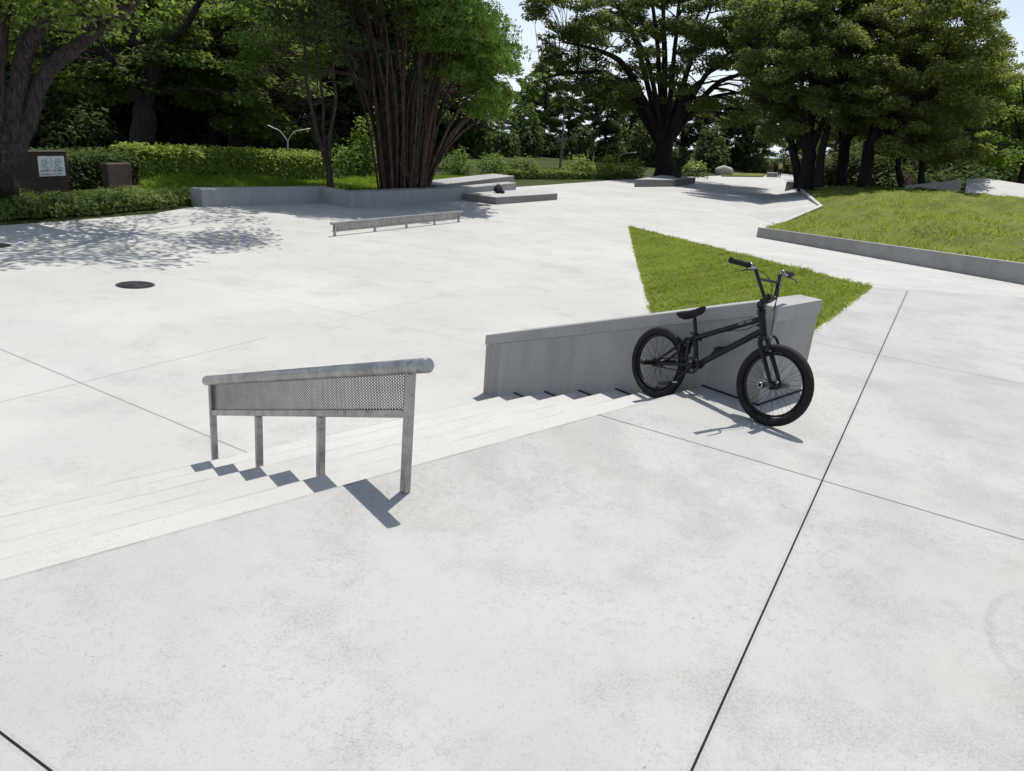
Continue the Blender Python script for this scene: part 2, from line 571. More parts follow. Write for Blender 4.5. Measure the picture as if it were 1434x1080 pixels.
M_GALV = galv('galvanised_steel', 0.40, 0.38)
M_GALV2 = galv('galvanised_mesh', 0.21, 0.42)
M_BLACK = simple('black_paint', (0.005, 0.006, 0.0075), 0.30, 0.0, 0.2, 20, 0.05, 0.3)
M_BLACKM = simple('black_metal', (0.010, 0.010, 0.011), 0.38, 0.2, 0.3, 30, 0.05, 0.4)
M_RUBBER = simple('black_rubber', (0.010, 0.010, 0.011), 0.75, 0.0, 0.25, 30, 0.3, 0.3)
M_STEEL = simple('bright_steel', (0.55, 0.55, 0.56), 0.3, 0.9, 0.15, 30, 0.05)
M_DECAL = simple('grey_decal', (0.32, 0.32, 0.33), 0.4, 0.2, 0.1, 60, 0.02)
M_SEAL = simple('joint_seal', (0.012, 0.012, 0.013), 0.7, 0, 0.2, 20, 0.2)
M_IRON = simple('cast_iron', (0.035, 0.034, 0.04), 0.6, 0.5, 0.3, 10, 0.3)
M_BROWN = simple('brown_steel', (0.045, 0.030, 0.028), 0.55, 0.1, 0.25, 3, 0.1)
M_BROWN2 = simple('brown_panel', (0.13, 0.088, 0.076), 0.6, 0.0, 0.2, 3, 0.1)
M_SIGNW = simple('notice_white', (0.72, 0.74, 0.78), 0.5, 0, 0.04, 3, 0.02)
M_SIGNK = simple('notice_ink', (0.06, 0.09, 0.12), 0.6, 0, 0.1, 3, 0.02)
M_SIGNG = simple('notice_grey', (0.28, 0.36, 0.42), 0.6, 0, 0.1, 3, 0.02)
M_WPOLE = simple('white_pole_paint', (0.5, 0.52, 0.53), 0.4, 0.1, 0.05, 5, 0.03)
M_GPOLE = simple('grey_pole_paint', (0.10, 0.11, 0.105), 0.5, 0.2, 0.1, 5, 0.05)

M_BARK_C = barkmat('cherry_bark', (0.022, 0.016, 0.015), (0.085, 0.066, 0.060))
M_BARK_P = barkmat('pine_bark', (0.034, 0.020, 0.016), (0.135, 0.085, 0.068), 5)
M_BARK_Z = barkmat('zelkova_bark', (0.014, 0.012, 0.012), (0.055, 0.046, 0.042))
M_LEAF_C = leafmat('cherry_leaf', (0.080, 0.130, 0.028), (0.175, 0.250, 0.055), (0.28, 0.34, 0.14), 0.55, 0.65, spec=0.2)
M_LEAF_Z = leafmat('zelkova_leaf', (0.070, 0.106, 0.030), (0.165, 0.220, 0.056), (0.26, 0.30, 0.15), 0.54, 0.65, spec=0.2)
M_LEAF_Z2 = leafmat('zelkova_leaf_olive', (0.095, 0.120, 0.034), (0.205, 0.245, 0.062), (0.28, 0.31, 0.14), 0.54, 0.65, spec=0.2)
M_LEAF_W = leafmat('wood_leaf', (0.040, 0.066, 0.024), (0.095, 0.140, 0.042), (0.16, 0.20, 0.09), 0.45, 0.75, spec=0.12)
M_LEAF_L = leafmat('light_leaf', (0.130, 0.210, 0.036), (0.260, 0.360, 0.075), (0.32, 0.40, 0.15), 0.6, 0.65, spec=0.2)
M_NEEDLE = leafmat('pine_needle', (0.075, 0.135, 0.030), (0.185, 0.285, 0.060), None, 0.35, 0.7, 1.2, 0.06)
M_NEEDLE_B = leafmat('pine_dry_twig', (0.045, 0.026, 0.018), (0.085, 0.052, 0.034), None, 0.1)
M_HEDGE = leafmat('hedge_leaf', (0.120, 0.185, 0.022), (0.280, 0.370, 0.055), (0.32, 0.40, 0.11), 0.24, 0.6, 2.0, 0.2)
M_SHRUB = leafmat('shrub_leaf', (0.075, 0.125, 0.028), (0.175, 0.240, 0.048), (0.28, 0.29, 0.14), 0.42, 0.65, 1.5, 0.2)
M_BUSH = leafmat('bush_leaf', (0.085, 0.150, 0.028), (0.190, 0.280, 0.055), (0.28, 0.33, 0.15), 0.5, 0.6, 1.2, 0.2)
M_BLADE = leafmat('grass_blade', (0.195, 0.265, 0.050), (0.370, 0.455, 0.105), (0.46, 0.43, 0.22), 0.45, 0.7, 0.9, 0.15, (0.17, 0.22, 0.045))
M_BLADE2 = leafmat('mound_grass_blade', (0.195, 0.258, 0.050), (0.365, 0.445, 0.102), (0.46, 0.41, 0.20), 0.45, 0.7, 0.7, 0.15, (0.23, 0.20, 0.08))
M_BLADE3 = leafmat('meadow_blade', (0.130, 0.220, 0.030), (0.260, 0.370, 0.055), None, 0.45, 0.7, 0.7, 0.15)


def soil(name, c1, c2, c3, scale=1.3):
    t = NT(name)
    v = t.pos()
    a = t.noise(v, scale, 6, 0.65)
    b = t.noise(v, scale*9, 5, 0.7)
    c = t.mix(t.ramp(a, 0.35, 0.65), c1, c2)
    c = t.mix(t.ramp(b, 0.5, 0.68), c, c3)
    return t.done(t.bsdf(c, 0.95, 0, b, 0.6, 0.03, 0.1))


M_SOIL = soil('park_soil', (0.03, 0.045, 0.014), (0.055, 0.080, 0.020), (0.055, 0.050, 0.026), 0.5)
M_TURF = soil('turf', (0.085, 0.110, 0.022), (0.150, 0.180, 0.034), (0.18, 0.145, 0.075), 1.1)

# ------------------------------------------------------------------ ground levels
RISE, TREAD, NST = 0.130601, 0.375, 5
ZL = -6*RISE
WX0, WX1 = 2.824, 3.44            # the concrete wall beside the steps
B = np.array([8.96, 1.35])
A = np.array([16.37, 11.52])
AB = (A-B)/np.linalg.norm(A-B)
LAB = float(np.linalg.norm(A-B))
PERP = np.array([AB[1], -AB[0]])


def ramp_z(x, y):
    s = ((x-B[0])*AB[0]+(y-B[1])*AB[1])/LAB
    return ZL*min(1.0, max(0.0, s))


def on_ramp(px, py):
    z = -0.2
    for _ in range(60):
        p = at(px, py, z)
        z = 0.5*z+0.5*ramp_z(p[0], p[1])
    return at(px, py, z)


def sheet(name, poly, mat, zf, skirt=0.0, kind='structure'):
    mb = MB()
    P = [(p[0], p[1], zf(p[0], p[1])) for p in poly]
    mb.add(P, [tuple(range(len(P)))])
    if skirt:
        n = len(P)
        Q = P+[(p[0], p[1], p[2]-skirt) for p in P]
        mb.add(Q, [(i, (i+1) % n, n+(i+1) % n, n+i) for i in range(n)])
    o = mb.build(name, mat)
    tag(o, kind=kind)
    return o


# park ground out to the horizon
g = MB()
ang = [2*math.pi*k/48 for k in range(48)]
rings = [0.5, 20, 60, 150, 400, 1100]
V = [(0, 0, ZL-0.03)]
for r_ in rings: V += [(20+r_*math.cos(a), 15+r_*math.sin(a), ZL-0.03) for a in ang]
Fc = [(0, 1+i, 1+(i+1) % 48) for i in range(48)]
for k in range(len(rings)-1):
    for i in range(48):
        Fc.append((1+k*48+i, 1+(k+1)*48+i, 1+(k+1)*48+(i+1) % 48, 1+k*48+(i+1) % 48))
V[0] = (20, 15, ZL-0.03)
g.add(V, Fc)
tag(g.build('ground', M_SOIL), kind='structure')

PL = [at(283, 290, ZL), at(450, 284, ZL), at(491, 291, ZL), at(655, 279, ZL)]
plaza_poly = [(-14, 1.5), (-14, 6.2), (-4.5, 10.5), tuple(at(0, 316, ZL)[:2]), tuple(at(100, 309, ZL)[:2]), tuple(at(212, 299.5, ZL)[:2]), tuple(at(283, 288, ZL)[:2]),
              (9.3, 17.4), (15.5, 20.5), (17, 22.2), tuple(at(724, 262, ZL)[:2]), tuple(at(888, 250.5, ZL)[:2]),
              tuple(at(1000, 246.5, ZL)[:2]), (118, 62), (130, 40), (70, 12), (30, -2), (6, 1.5)]
sheet('plaza_pavement', plaza_poly, M_PLAZA, lambda x, y: ZL)
B2 = B+PERP*22
A2 = A+PERP*22
plat = [(-14, 0), (-14, -16), (30, -16), (B2[0]+2, B2[1]-0.5), tuple(B2), tuple(B), (WX1, -0.06), (WX1, 0.0)]
plat_poly = [(-14, 0.0), (-14, -16), (B2[0], -16), tuple(B2), tuple(B), (WX1-0.02, -0.06), (WX1-0.02, 0.0)]
sheet('platform_pavement', plat_poly, M_PLAT, lambda x, y: 0.0, skirt=0.9)
sheet('ramp_pavement', [tuple(B), tuple(B2), tuple(A2), tuple(A)], M_WHITE if False else M_PLAZA, ramp_z, skirt=0.05)

# steps: five treads down to the plaza
st = MB()
SX0, SX1 = -9.0, WX0+0.02
prof = []
for k in range(1, NST+1):
    prof += [(TREAD*(k-1)+(0.0 if k > 1 else 0.004), -RISE*k), (TREAD*k, -RISE*k)]
    nxt = -RISE*(k+1) if k < NST else ZL-0.05
poly = []
for k in range(1, NST+1):
    y0 = TREAD*(k-1)+(0.003 if k == 1 else 0)
    y1 = TREAD*k
    z = -RISE*k
    e = 0.006
    poly += [(SX0, y0, z), (SX0, y1-e, z), (SX0, y1, z-e)]
poly += [(SX0, TREAD*NST, ZL-0.06), (SX0, 0.003, ZL-0.06)]
st.prism(poly[::-1], (SX1-SX0, 0, 0))
tag(st.build('steps', M_STEP), kind='structure')

# ------------------------------------------------------------------ concrete wall beside the steps
wall = empty('concrete_wall', (WX0+0.3, 0.9, 0), 'grey concrete wall stepping down beside the stairs, its sloped top rising to the bicycle', 'wall')
YK, ZTOP, SLP = -0.27, 0.665, 0.3442
YE, YF = -0.44, 2.31
CAPH = 0.095
iw = -np.array(wall.location)


def wall_prof(x, ztop_off, zbot_fn, y0, y1):
    top = lambda y: min(ZTOP, 0.5725-SLP*y)+ztop_off
    return [(x, y0, zbot_fn(y0)), (x, y1, zbot_fn(y1)), (x, y1, top(y1)), (x, YK, top(YK)), (x, y0, top(y0))]


mb = MB()
bot = [(WX0+0.006, YE+0.006, -0.3), (WX0+0.006, 0.6, -0.3), (WX0+0.006, YF-0.006, ZL-0.1)]
topz = lambda y: min(ZTOP, 0.5725-SLP*y)
pr = [(WX0+0.008, YE+0.008, -0.3), (WX0+0.008, 0.9, ZL-0.1), (WX0+0.008, YF-0.02, ZL-0.1), (WX0+0.008, YF-0.008, topz(YF)-CAPH), (WX0+0.008, YK, ZTOP-CAPH), (WX0+0.008, YE+0.008, ZTOP-CAPH)]
mb.prism([np.array(p)+iw for p in pr], (WX1-WX0-0.016, 0, 0))
mb.build('wall_body', M_WALL, wall)
mb = MB()
# cap with a small chamfer along its upper edges
c_ = 0.006
for (x, lower) in ((0, 0),):
    ys = [YE, YK, YF]
    def ring(y, first):
        zt = topz(y)
        return [(WX0, y, zt-CAPH), (WX1, y, zt-CAPH), (WX1, y, zt-c_), (WX1-c_, y, zt), (WX0+c_, y, zt), (WX0, y, zt-c_)]
    V = [np.array(p)+iw for y in ys for p in ring(y, 0)]
    Fc = [tuple(range(5, -1, -1)), tuple(range(12, 18))]
    for k in range(2):
        for i in range(6):
            Fc.append((k*6+i, k*6+(i+1) % 6, (k+1)*6+(i+1) % 6, (k+1)*6+i))
    mb.add(V, Fc)
mb.build('wall_cap', M_CAP, wall)
mb = MB()
sw = 0.006
mb.box(np.array([WX0-sw/2+0.004, (YE)/2-0.004, 0.004])+iw, (sw+0.008, -YE+0.012, 0.012))
mb.box(np.array([(WX0+WX1)/2, YE-sw/2+0.005, 0.004])+iw, (WX1-WX0+0.02, sw+0.006, 0.0125))
for k in range(1, NST+1):
    mb.box(np.array([WX0-sw/2+0.004, TREAD*(k-0.5), -RISE*k+0.004])+iw, (sw+0.008, TREAD-0.004, 0.012))
mb.build('joint_seal', M_SEAL, wall)

# ------------------------------------------------------------------ handrail across the steps
RX = 0.1736
rail = empty('handrail', (RX, -0.204, 0), 'large galvanised steel grind rail with perforated panel running down the steps', 'rail')
io = -np.array(rail.location)


def tz(y): return 0.630-(y+0.32)*0.3345      # tube centre line


def bz(y): return 0.362-(y+0.155)*0.3405     # lower bar centre line


TR = 0.0325
mb = MB()
y0, y1 = -0.325, 2.075
d = unit((0, 1, -0.3345))
p0, p1 = np.array([RX, y0, tz(y0)])+io, np.array([RX, y1, tz(y1)])+io
mb.tube([p0, p0+d*0.006, p1-d*0.006, p1], [TR-0.004, TR, TR, TR-0.004], 28, caps=True)
mb.build('top_tube', M_GALV, rail)
PS = (0.038, 0.036)
post_y = [(-0.204, 0.0), (0.554, -2*RISE), (1.294, -4*RISE), (1.99, ZL)]
for i, (y, zb) in enumerate(post_y):
    top = tz(y)-TR*0.8 if i in (0, 3) else bz(y)-0.016
    mb = MB()
    zb -= 0.03
    mb.box(np.array([RX, y, (top+zb)/2])+io, (PS[0], PS[1], top-zb), bevel=0.004)
    mb.build('post', M_GALV, rail)
ya, yb = -0.204+PS[1]/2, 1.99-PS[1]/2
mb = MB()
rot = np.array(Matrix.Rotation(-math.atan(0.3405), 3, 'X'))
ym = (ya+yb)/2
mb.box(np.array([RX, ym, bz(ym)])+io, (0.034, (yb-ya)*math.sqrt(1+0.3405**2)-0.006, 0.036), rot, bevel=0.003)
mb.build('bottom_bar', M_GALV, rail)
# perforated sheet: woven slots as real holes
hole_w, hole_h, px_, pz_ = 0.0075, 0.0105, 0.0125, 0.0150
rows = []
V, Fc = [], []
ncol = int((yb-ya)/px_)
nrow = 12
grid = MB()
tk = 0.0025
for c in range(ncol):
    yc0 = ya+(yb-ya)*c/ncol
    yc1 = ya+(yb-ya)*(c+1)/ncol
    for r in range(nrow):
        o_ = 0.5 if c % 2 else 0.0
        def zz(y, f):
            lo, hi = bz(y)+0.016, tz(y)-TR*0.9
            return lo+(hi-lo)*min(max(f, 0), 1)
        f0, f1 = (r+o_)/nrow, (r+1+o_)/nrow
        if o_ and r == nrow-1: f1 = 1.0
        q = lambda y, f: (RX, y, zz(y, f))
        m_ = 0.15
        yi0, yi1 = yc0+(yc1-yc0)*m_, yc1-(yc1-yc0)*m_
        fi0, fi1 = f0+(f1-f0)*0.21, f1-(f1-f0)*0.21
        b0 = len(V)
        for xs in (-tk/2, tk/2):
            for (yy, ff) in ((yc0, f0), (yc1, f0), (yc1, f1), (yc0, f1), (yi0, fi0), (yi1, fi0), (yi1, fi1), (yi0, fi1)):
                p = np.array(q(yy, ff))+io
                V.append((p[0]+xs, p[1], p[2]))
        for i in range(4):
            j = (i+1) % 4
            Fc.append((b0+i, b0+j, b0+4+j, b0+4+i))
            Fc.append((b0+8+i, b0+12+i, b0+12+j, b0+8+j))
            Fc.append((b0+4+i, b0+4+j, b0+12+j, b0+12+i))
        if o_ and r == 0:
            b0 = len(V)
            for xs in (-tk/2, tk/2):
                for (yy, ff) in ((yc0, 0), (yc1, 0), (yc1, f0), (yc0, f0)):
                    p = np.array(q(yy, ff))+io
                    V.append((p[0]+xs, p[1], p[2]))
            Fc += [(b0, b0+1, b0+2, b0+3), (b0+7, b0+6, b0+5, b0+4)]
grid.add(V, Fc)
grid.build('perforated_panel', M_GALV2, rail, recalc=False)

# ------------------------------------------------------------------ distant low rail
a0, a1 = at(466, 331, ZL), at(643.5, 311, ZL)
lrail = empty('low_rail', a0, 'low flat galvanised grind rail standing alone on the plaza before the planter', 'rail')
d = a1-a0; Ld = np.linalg.norm(d); d = d/Ld
nrm = np.array([-d[1], d[0], 0])
Rm = np.stack([d, nrm, np.array([0, 0, 1.0])], axis=1)
mb = MB(); mb.tube([d*(-0.06)+np.array([0, 0, 0.262]), d*(Ld+0.12)+np.array([0, 0, 0.262])], 0.03, 16); mb.build('top_tube', M_GALV, lrail)
mb = MB(); mb.box(d*Ld/2+np.array([0, 0, 0.175]), (Ld, 0.006, 0.13), Rm); mb.build('side_panel', M_GALV, lrail)
mb = MB(); mb.box(d*Ld/2+np.array([0, 0, 0.10]), (Ld, 0.035, 0.03), Rm); mb.build('bottom_bar', M_GALV, lrail)
for f in (0.012, 0.28, 0.52, 0.76, 0.988):
    mb = MB(); h_ = 0.24 if f in (0.012, 0.988) else 0.085
    mb.box(d*Ld*f+np.array([0, 0, h_/2]), (0.05, 0.045, h_), Rm, bevel=0.004); mb.build('post', M_GALV, lrail)

# ------------------------------------------------------------------ planter walls, pads and blocks
def offset_chain(pts, t):
    """parallel copy of a plan polyline, t to the left"""
    out = []
    for i, p in enumerate(pts):
        ds = []
        if i > 0: ds.append(unit(pts[i]-pts[i-1]))
        if i < len(pts)-1: ds.append(unit(pts[i+1]-pts[i]))
        n = sum(np.array([-q[1], q[0]]) for q in ds)
        n = unit(n)
        k = t/max(0.3, n@np.array([-ds[0][1], ds[0][0]]))
        out.append(p+n*k)
    return out


def chain_wall(name, pts, thick, z0, z1, mat, label, cat):
    pts = [np.asarray(p[:2], float) for p in pts]
    off = offset_chain(pts, thick)
    n = len(pts)
    mb = MB()
    e = 0.012
    pin, oin = offset_chain(pts, e), offset_chain(pts, thick-e)
    V = []
    for i in range(n):
        V += [(*pts[i], z0), (*off[i], z0), (*off[i], z1-e), (*oin[i], z1), (*pin[i], z1), (*pts[i], z1-e)]
    Fc = [tuple(range(5, -1, -1)), tuple(range((n-1)*6, n*6))]
    for k in range(n-1):
        for i in range(6):
            Fc.append((k*6+i, k*6+(i+1) % 6, (k+1)*6+(i+1) % 6, (k+1)*6+i))
    mb.add(V, Fc)
    o = mb.build(name, mat)
    tag(o, label, cat)
    return o


ZP = ZL+0.41
chain_wall('planter_wall', [at(283.5, 290, ZL), at(450, 284, ZL), at(491, 291.5, ZL), at(655, 279.5, ZL), at(722, 270.5, ZL)], 0.42, ZL-0.05, ZP, M_PLANTER,
           'long zigzag concrete planter wall before the big many-stemmed pine', 'planter wall')
soil_poly = [at(300, 287, ZL)[:2]+np.array([0.1, .4]), at(450, 284, ZL)[:2]+np.array([0, .2]), at(491, 291, ZL)[:2]+np.array([0, .3]), at(655, 279, ZL)[:2]+np.array([0, .25]), at(715, 268, ZL)[:2], np.array([20.5, 25]), np.array([14, 26]), np.array([7, 21.5])]



def pad(name, quad, z0, z1, mat, label, cat, group=None, tilt=None):
    mb = MB()
    q = [np.array([p[0], p[1], 0]) for p in quad]
    c = sum(q)/4
    e = 0.015
    V = [(*p[:2], z0) for p in q]
    zz = [z1]*4 if tilt is None else tilt
    V += [(*p[:2], z-e) for p, z in zip(q, zz)]
    V += [(*(p+unit(c-p)*e*1.4)[:2], z) for p, z in zip(q, zz)]
    root = empty(name, (float(c[0]), float(c[1]), z0), label, cat, group)
    V = [np.array(v)-np.array([c[0], c[1], z0]) for v in V]
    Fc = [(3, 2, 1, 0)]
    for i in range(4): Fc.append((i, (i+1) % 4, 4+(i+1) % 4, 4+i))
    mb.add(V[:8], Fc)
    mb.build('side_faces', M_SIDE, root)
    mt = MB()
    mt.add(V[4:], [(4, 5, 6, 7)]+[(i, (i+1) % 4, 4+(i+1) % 4, 4+i) for i in range(4)])
    mt.build('top', mat, root)
    return root


z_ = ZL+0.25
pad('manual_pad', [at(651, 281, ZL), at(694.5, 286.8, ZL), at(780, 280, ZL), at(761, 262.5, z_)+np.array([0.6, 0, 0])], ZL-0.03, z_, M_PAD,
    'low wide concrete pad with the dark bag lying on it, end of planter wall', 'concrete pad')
s0, s1 = at(612, 264.5, ZL+0.3), at(719, 262.5, ZL)
dv = np.array([-(s1-s0)[1], (s1-s0)[0], 0]); dv = dv/np.linalg.norm(dv)
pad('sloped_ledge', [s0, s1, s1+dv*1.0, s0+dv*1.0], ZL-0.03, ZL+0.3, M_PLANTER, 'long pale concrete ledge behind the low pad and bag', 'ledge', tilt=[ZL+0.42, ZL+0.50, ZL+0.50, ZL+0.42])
zb_ = ZL+0.42
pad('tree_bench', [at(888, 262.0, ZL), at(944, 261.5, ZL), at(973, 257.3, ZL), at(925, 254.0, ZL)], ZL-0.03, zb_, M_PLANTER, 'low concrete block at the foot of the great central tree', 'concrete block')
p_ = at(1100, 262.5, -0.45); q_ = at(1116, 262.0, -0.45)
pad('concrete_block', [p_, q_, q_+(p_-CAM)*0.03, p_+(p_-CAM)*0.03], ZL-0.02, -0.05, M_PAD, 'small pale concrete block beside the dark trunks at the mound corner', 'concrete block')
p_ = at(1073, 248.0, ZL); q_ = at(1088, 248.3, ZL)
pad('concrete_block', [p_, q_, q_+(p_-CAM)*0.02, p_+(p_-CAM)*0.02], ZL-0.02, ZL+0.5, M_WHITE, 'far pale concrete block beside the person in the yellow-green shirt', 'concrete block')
# kerb and little lawn behind
lawn = [at(1010, 247.5, ZL), at(1068, 248.2, ZL), at(1074, 244.5, ZL), at(1020, 243.4, ZL)]
sheet('lawn', [p[:2] for p in lawn], M_TURF, lambda x, y: ZL+0.12, skirt=0.12)

# right-hand ledge wall
e0, e1 = on_ramp(1059, 332), on_ramp(1434, 399)
dl = unit(np.array([*(e1-e0)[:2], 0]))
e2 = e1+dl*6.0
h0, h1 = 0.30, 0.40
for _ in range(1): pass


def height_for(foot, ty):
    lo, hi = 0.0, 3.0
    for _ in range(40):
        m = (lo+hi)/2
        P = np.array([foot[0], foot[1], foot[2]+m])-CAM
        y = H_PX/2-F_PX*(P@UP)/(P@_fw)
        if y > ty: lo = m
        else: hi = m
    return lo


h0, h1 = height_for(e0, 318.5), height_for(e1, 370.5)
nl = np.array([-dl[1], dl[0], 0])
if nl@(e0-CAM) < 0: nl = -nl
mb = MB()
V = []
for p, h in ((e0, h0), (e1, h1), (e2, h1+(h1-h0)*0.3)):
    zt = p[2]+h
    for (o_, z) in ((0, -1.0), (0.26, -1.0), (0.26, zt), (0, zt)):
        V.append((p[0]+nl[0]*o_, p[1]+nl[1]*o_, z))
Fc = [(3, 2, 1, 0), (8, 9, 10, 11)]
for k in range(2):
    for i in range(4): Fc.append((k*4+i, k*4+(i+1) % 4, (k+1)*4+(i+1) % 4, (k+1)*4+i))
mb.add(V, Fc)
ledge = mb.build('ledge_wall', M_LEDGE)
tag(ledge, 'long low concrete ledge wall holding up the grassy mound', 'ledge wall')
LEDGE = [e0, e1, e2]

# ------------------------------------------------------------------ grass banks
def rbf(P, Z):
    P = np.asarray(P, float); Z = np.asarray(Z, float)
    D = np.linalg.norm(P[:, None]-P[None], axis=2)
    n = len(P)
    K = np.zeros((n+3, n+3)); K[:n, :n] = D; K[:n, n] = 1; K[:n, n+1:] = P; K[n, :n] = 1; K[n+1:, :n] = P.T
    wv = np.linalg.solve(K+1e-9*np.eye(n+3), np.concatenate([Z, [0, 0, 0]]))
    def f(Q):
        Q = np.asarray(Q, float)
        return np.linalg.norm(Q[:, None]-P[None], axis=2)@wv[:n]+wv[n]+Q@wv[n+1:]
    return f


def densify(poly3, step):
    out = []
    n = len(poly3)
    for i in range(n):
        a, b = np.asarray(poly3[i], float), np.asarray(poly3[(i+1) % n], float)
        k = max(1, int(np.linalg.norm(b-a)/step))
        for j in range(k): out.append(a+(b-a)*j/k)
    return np.array(out)


def inside(poly, Q):
    x, y = Q[:, 0], Q[:, 1]
    r = np.zeros(len(Q), bool)
    n = len(poly)
    for i in range(n):
        x0, y0 = poly[i][0], poly[i][1]; x1, y1 = poly[(i+1) % n][0], poly[(i+1) % n][1]
        c = (y0 > y) != (y1 > y)
        with np.errstate(divide='ignore', invalid='ignore'):
            r ^= c & (x < (x1-x0)*(y-y0)/(y1-y0)+x0)
    return r


def smooth_noise(Q, scale, seed):
    rg = np.random.default_rng(seed)
    z = np.zeros(len(Q))
    for o in range(4):
        k = rg.normal(size=(6, 2))*scale*(1.9**o)
        ph = rg.uniform(0, 6.28, 6)
        z += np.sin(Q@k.T+ph).sum(1)/6/(1.7**o)
    return z


def edge_dist(poly, Q):
    dm = np.full(len(Q), 1e9)
    n = len(poly)
    for i in range(n):
        a = np.asarray(poly[i][:2]); b = np.asarray(poly[(i+1) % n][:2])
        ab = b-a
        t = np.clip(((Q-a)@ab)/max(ab@ab, 1e-9), 0, 1)
        dm = np.minimum(dm, np.linalg.norm(Q-a-t[:, None]*ab, axis=1))
    return dm


def terrain(name, poly3, ctrl, step, bump, seed, mat):
    bd = densify(poly3, step*1.2)
    ctrl_all = np.concatenate([densify(poly3, 0.8), np.asarray(ctrl).reshape(-1, 3)]) if len(ctrl) else densify(poly3, 1.2)
    f0 = rbf(ctrl_all[:, :2], ctrl_all[:, 2])
    poly2 = [p[:2] for p in poly3]

    def f(Q):
        Q = np.asarray(Q, float)
        ed = np.clip(edge_dist(poly2, Q)/0.8, 0, 1)
        return f0(Q)+bump*ed*smooth_noise(Q, 1.1, seed)
    lo, hi = bd[:, :2].min(0), bd[:, :2].max(0)
    gx, gy = np.meshgrid(np.arange(lo[0], hi[0], step), np.arange(lo[1], hi[1], step))
    Q = np.stack([gx.ravel(), gy.ravel()], 1)+RNG.uniform(-0.2, 0.2, (gx.size, 2))*step
    Q = Q[inside(poly2, Q)]
    Q = Q[edge_dist(poly2, Q) > step*0.4]
    P2 = np.concatenate([bd[:, :2], Q])
    nb = len(bd)
    vs, es, fs, *_ = delaunay_2d_cdt([Vector(p) for p in P2], [(i, (i+1) % nb) for i in range(nb)], [], 1, 1e-5)
    VV = np.array([tuple(v) for v in vs])
    z = f(VV)
    me = bpy.data.meshes.new(name)
    me.from_pydata([(float(a), float(b), float(c)) for (a, b), c in zip(VV, z)], [], [tuple(q) for q in fs])
    me.polygons.foreach_set('use_smooth', [True]*len(me.polygons))
    o = link(name, me, mat)
    tag(o, kind='structure')
    return o, f, poly2


def blades(name, f, poly2, n, hgt, wid, mat, seed, dens=None, lean=0.5, sink=0.01, edge=0.0, clump=None):
    rg = np.random.default_rng(seed)
    P = np.asarray(poly2)
    lo, hi = P.min(0), P.max(0)
    Q = rg.uniform(lo, hi, (int(n*3.2), 2))
    keep = inside(poly2, Q)
    Q = Q[keep]
    if dens is not None: Q = Q[rg.uniform(size=len(Q)) < dens(Q)]
    Q = Q[:n]
    if clump is not None:
        hs = 0.35+1.25*np.clip(0.5+0.8*smooth_noise(Q, clump, seed+1), 0, 1)
    else:
        hs = np.ones(len(Q))
    m = len(Q)
    Q = Q+rg.normal(size=Q.shape)*edge
    z = f(Q)-sink
    base = np.stack([Q[:, 0], Q[:, 1], z], 1)
    a = rg.uniform(0, 2*np.pi, m)
    side = np.stack([np.cos(a), np.sin(a), np.zeros(m)], 1)
    b = rg.uniform(0, 2*np.pi, m)
    ln = lean*rg.uniform(0.1, 1.0, m)
    tip = np.stack([np.cos(b)*ln, np.sin(b)*ln, np.ones(m)], 1)
    tip /= np.linalg.norm(tip, axis=1)[:, None]
    h = hgt*hs*rg.uniform(0.6, 1.3, m)
    w = wid*rg.uniform(0.7, 1.3, m)
    mid = base+tip*h[:, None]*0.55
    end = base+np.stack([np.cos(b)*ln*1.7, np.sin(b)*ln*1.7, np.ones(m)*0.9], 1)*h[:, None]
    Vq = np.stack([base-side*w[:, None]/2, base+side*w[:, None]/2, mid+side*w[:, None]*0.42, end], 1)
    Vq2 = np.stack([base-side*w[:, None]/2, mid+side*w[:, None]*0.42, end, mid-side*w[:, None]*0.42], 1)
    me = big_mesh(name, np.stack([base-side*w[:, None]/2, base+side*w[:, None]/2, mid+side*w[:, None]*0.4, end, mid-side*w[:, None]*0.4], 1), 5)
    o = link(name, me, mat)
    tag(o, kind='stuff')
    return o


bank_poly = [(WX1, -0.06, 0.0), (6.02, 0.59, 0.0), (8.96, 1.35, 0.0), (12.7, 6.5, ZL/2+0.0), (16.37, 11.52, ZL+0.0), (11.8, 7.63, ZL), (7.37, 3.79, ZL), (4.6, 1.41, ZL), (WX1, 0.55, ZL)]
bank, fbank, bank2 = terrain('grass_bank', bank_poly, [], 0.2, 0.055, 5, M_TURF)
blades('bank_grass', fbank, bank2, 200000, 0.052, 0.010, M_BLADE, 21, edge=0.014, lean=0.7, clump=7.0,
       dens=lambda Q: np.clip(11.0/np.linalg.norm(Q-CAM[:2], axis=1), 0.25, 1))
tag(bpy.data.objects['bank_grass'], 'triangle of bright cut grass on the bank behind the bicycle wall', 'grass')

k1, k2, k3 = on_ramp(1090, 316)+np.array([0, 0, 0.01]), at(1150, 291, -0.16), at(1118, 263.5, -0.22)
LT = [np.array([p[0]+nl[0]*0.24, p[1]+nl[1]*0.24, p[2]+h]) for p, h in ((e0, h0-0.012), (e1, h1-0.012), (e2, h1-0.012))]
mound_poly = [tuple(LT[0]), tuple(LT[1]), tuple(LT[2]), (24, -9, 0.5), (48, -4, 0.3), (62, 18, 0.0), tuple(k3+np.array([9, 3, -0.1])), tuple(k3), tuple(k2), tuple(k1)]
mc = [at(1434, 318, 0.42), at(1300, 312, 0.42), at(1200, 292, 0.22), at(1434, 290, 0.66), at(1300, 283, 0.58), at(1200, 274, 0.40), at(1250, 263.5, 0.45), at(1350, 270.5, 0.62), at(1434, 279, 0.72), at(1160, 262, 0.22)]
mound, fmound, mound2 = terrain('hill', mound_poly, mc, 0.30, 0.26, 9, M_TURF)
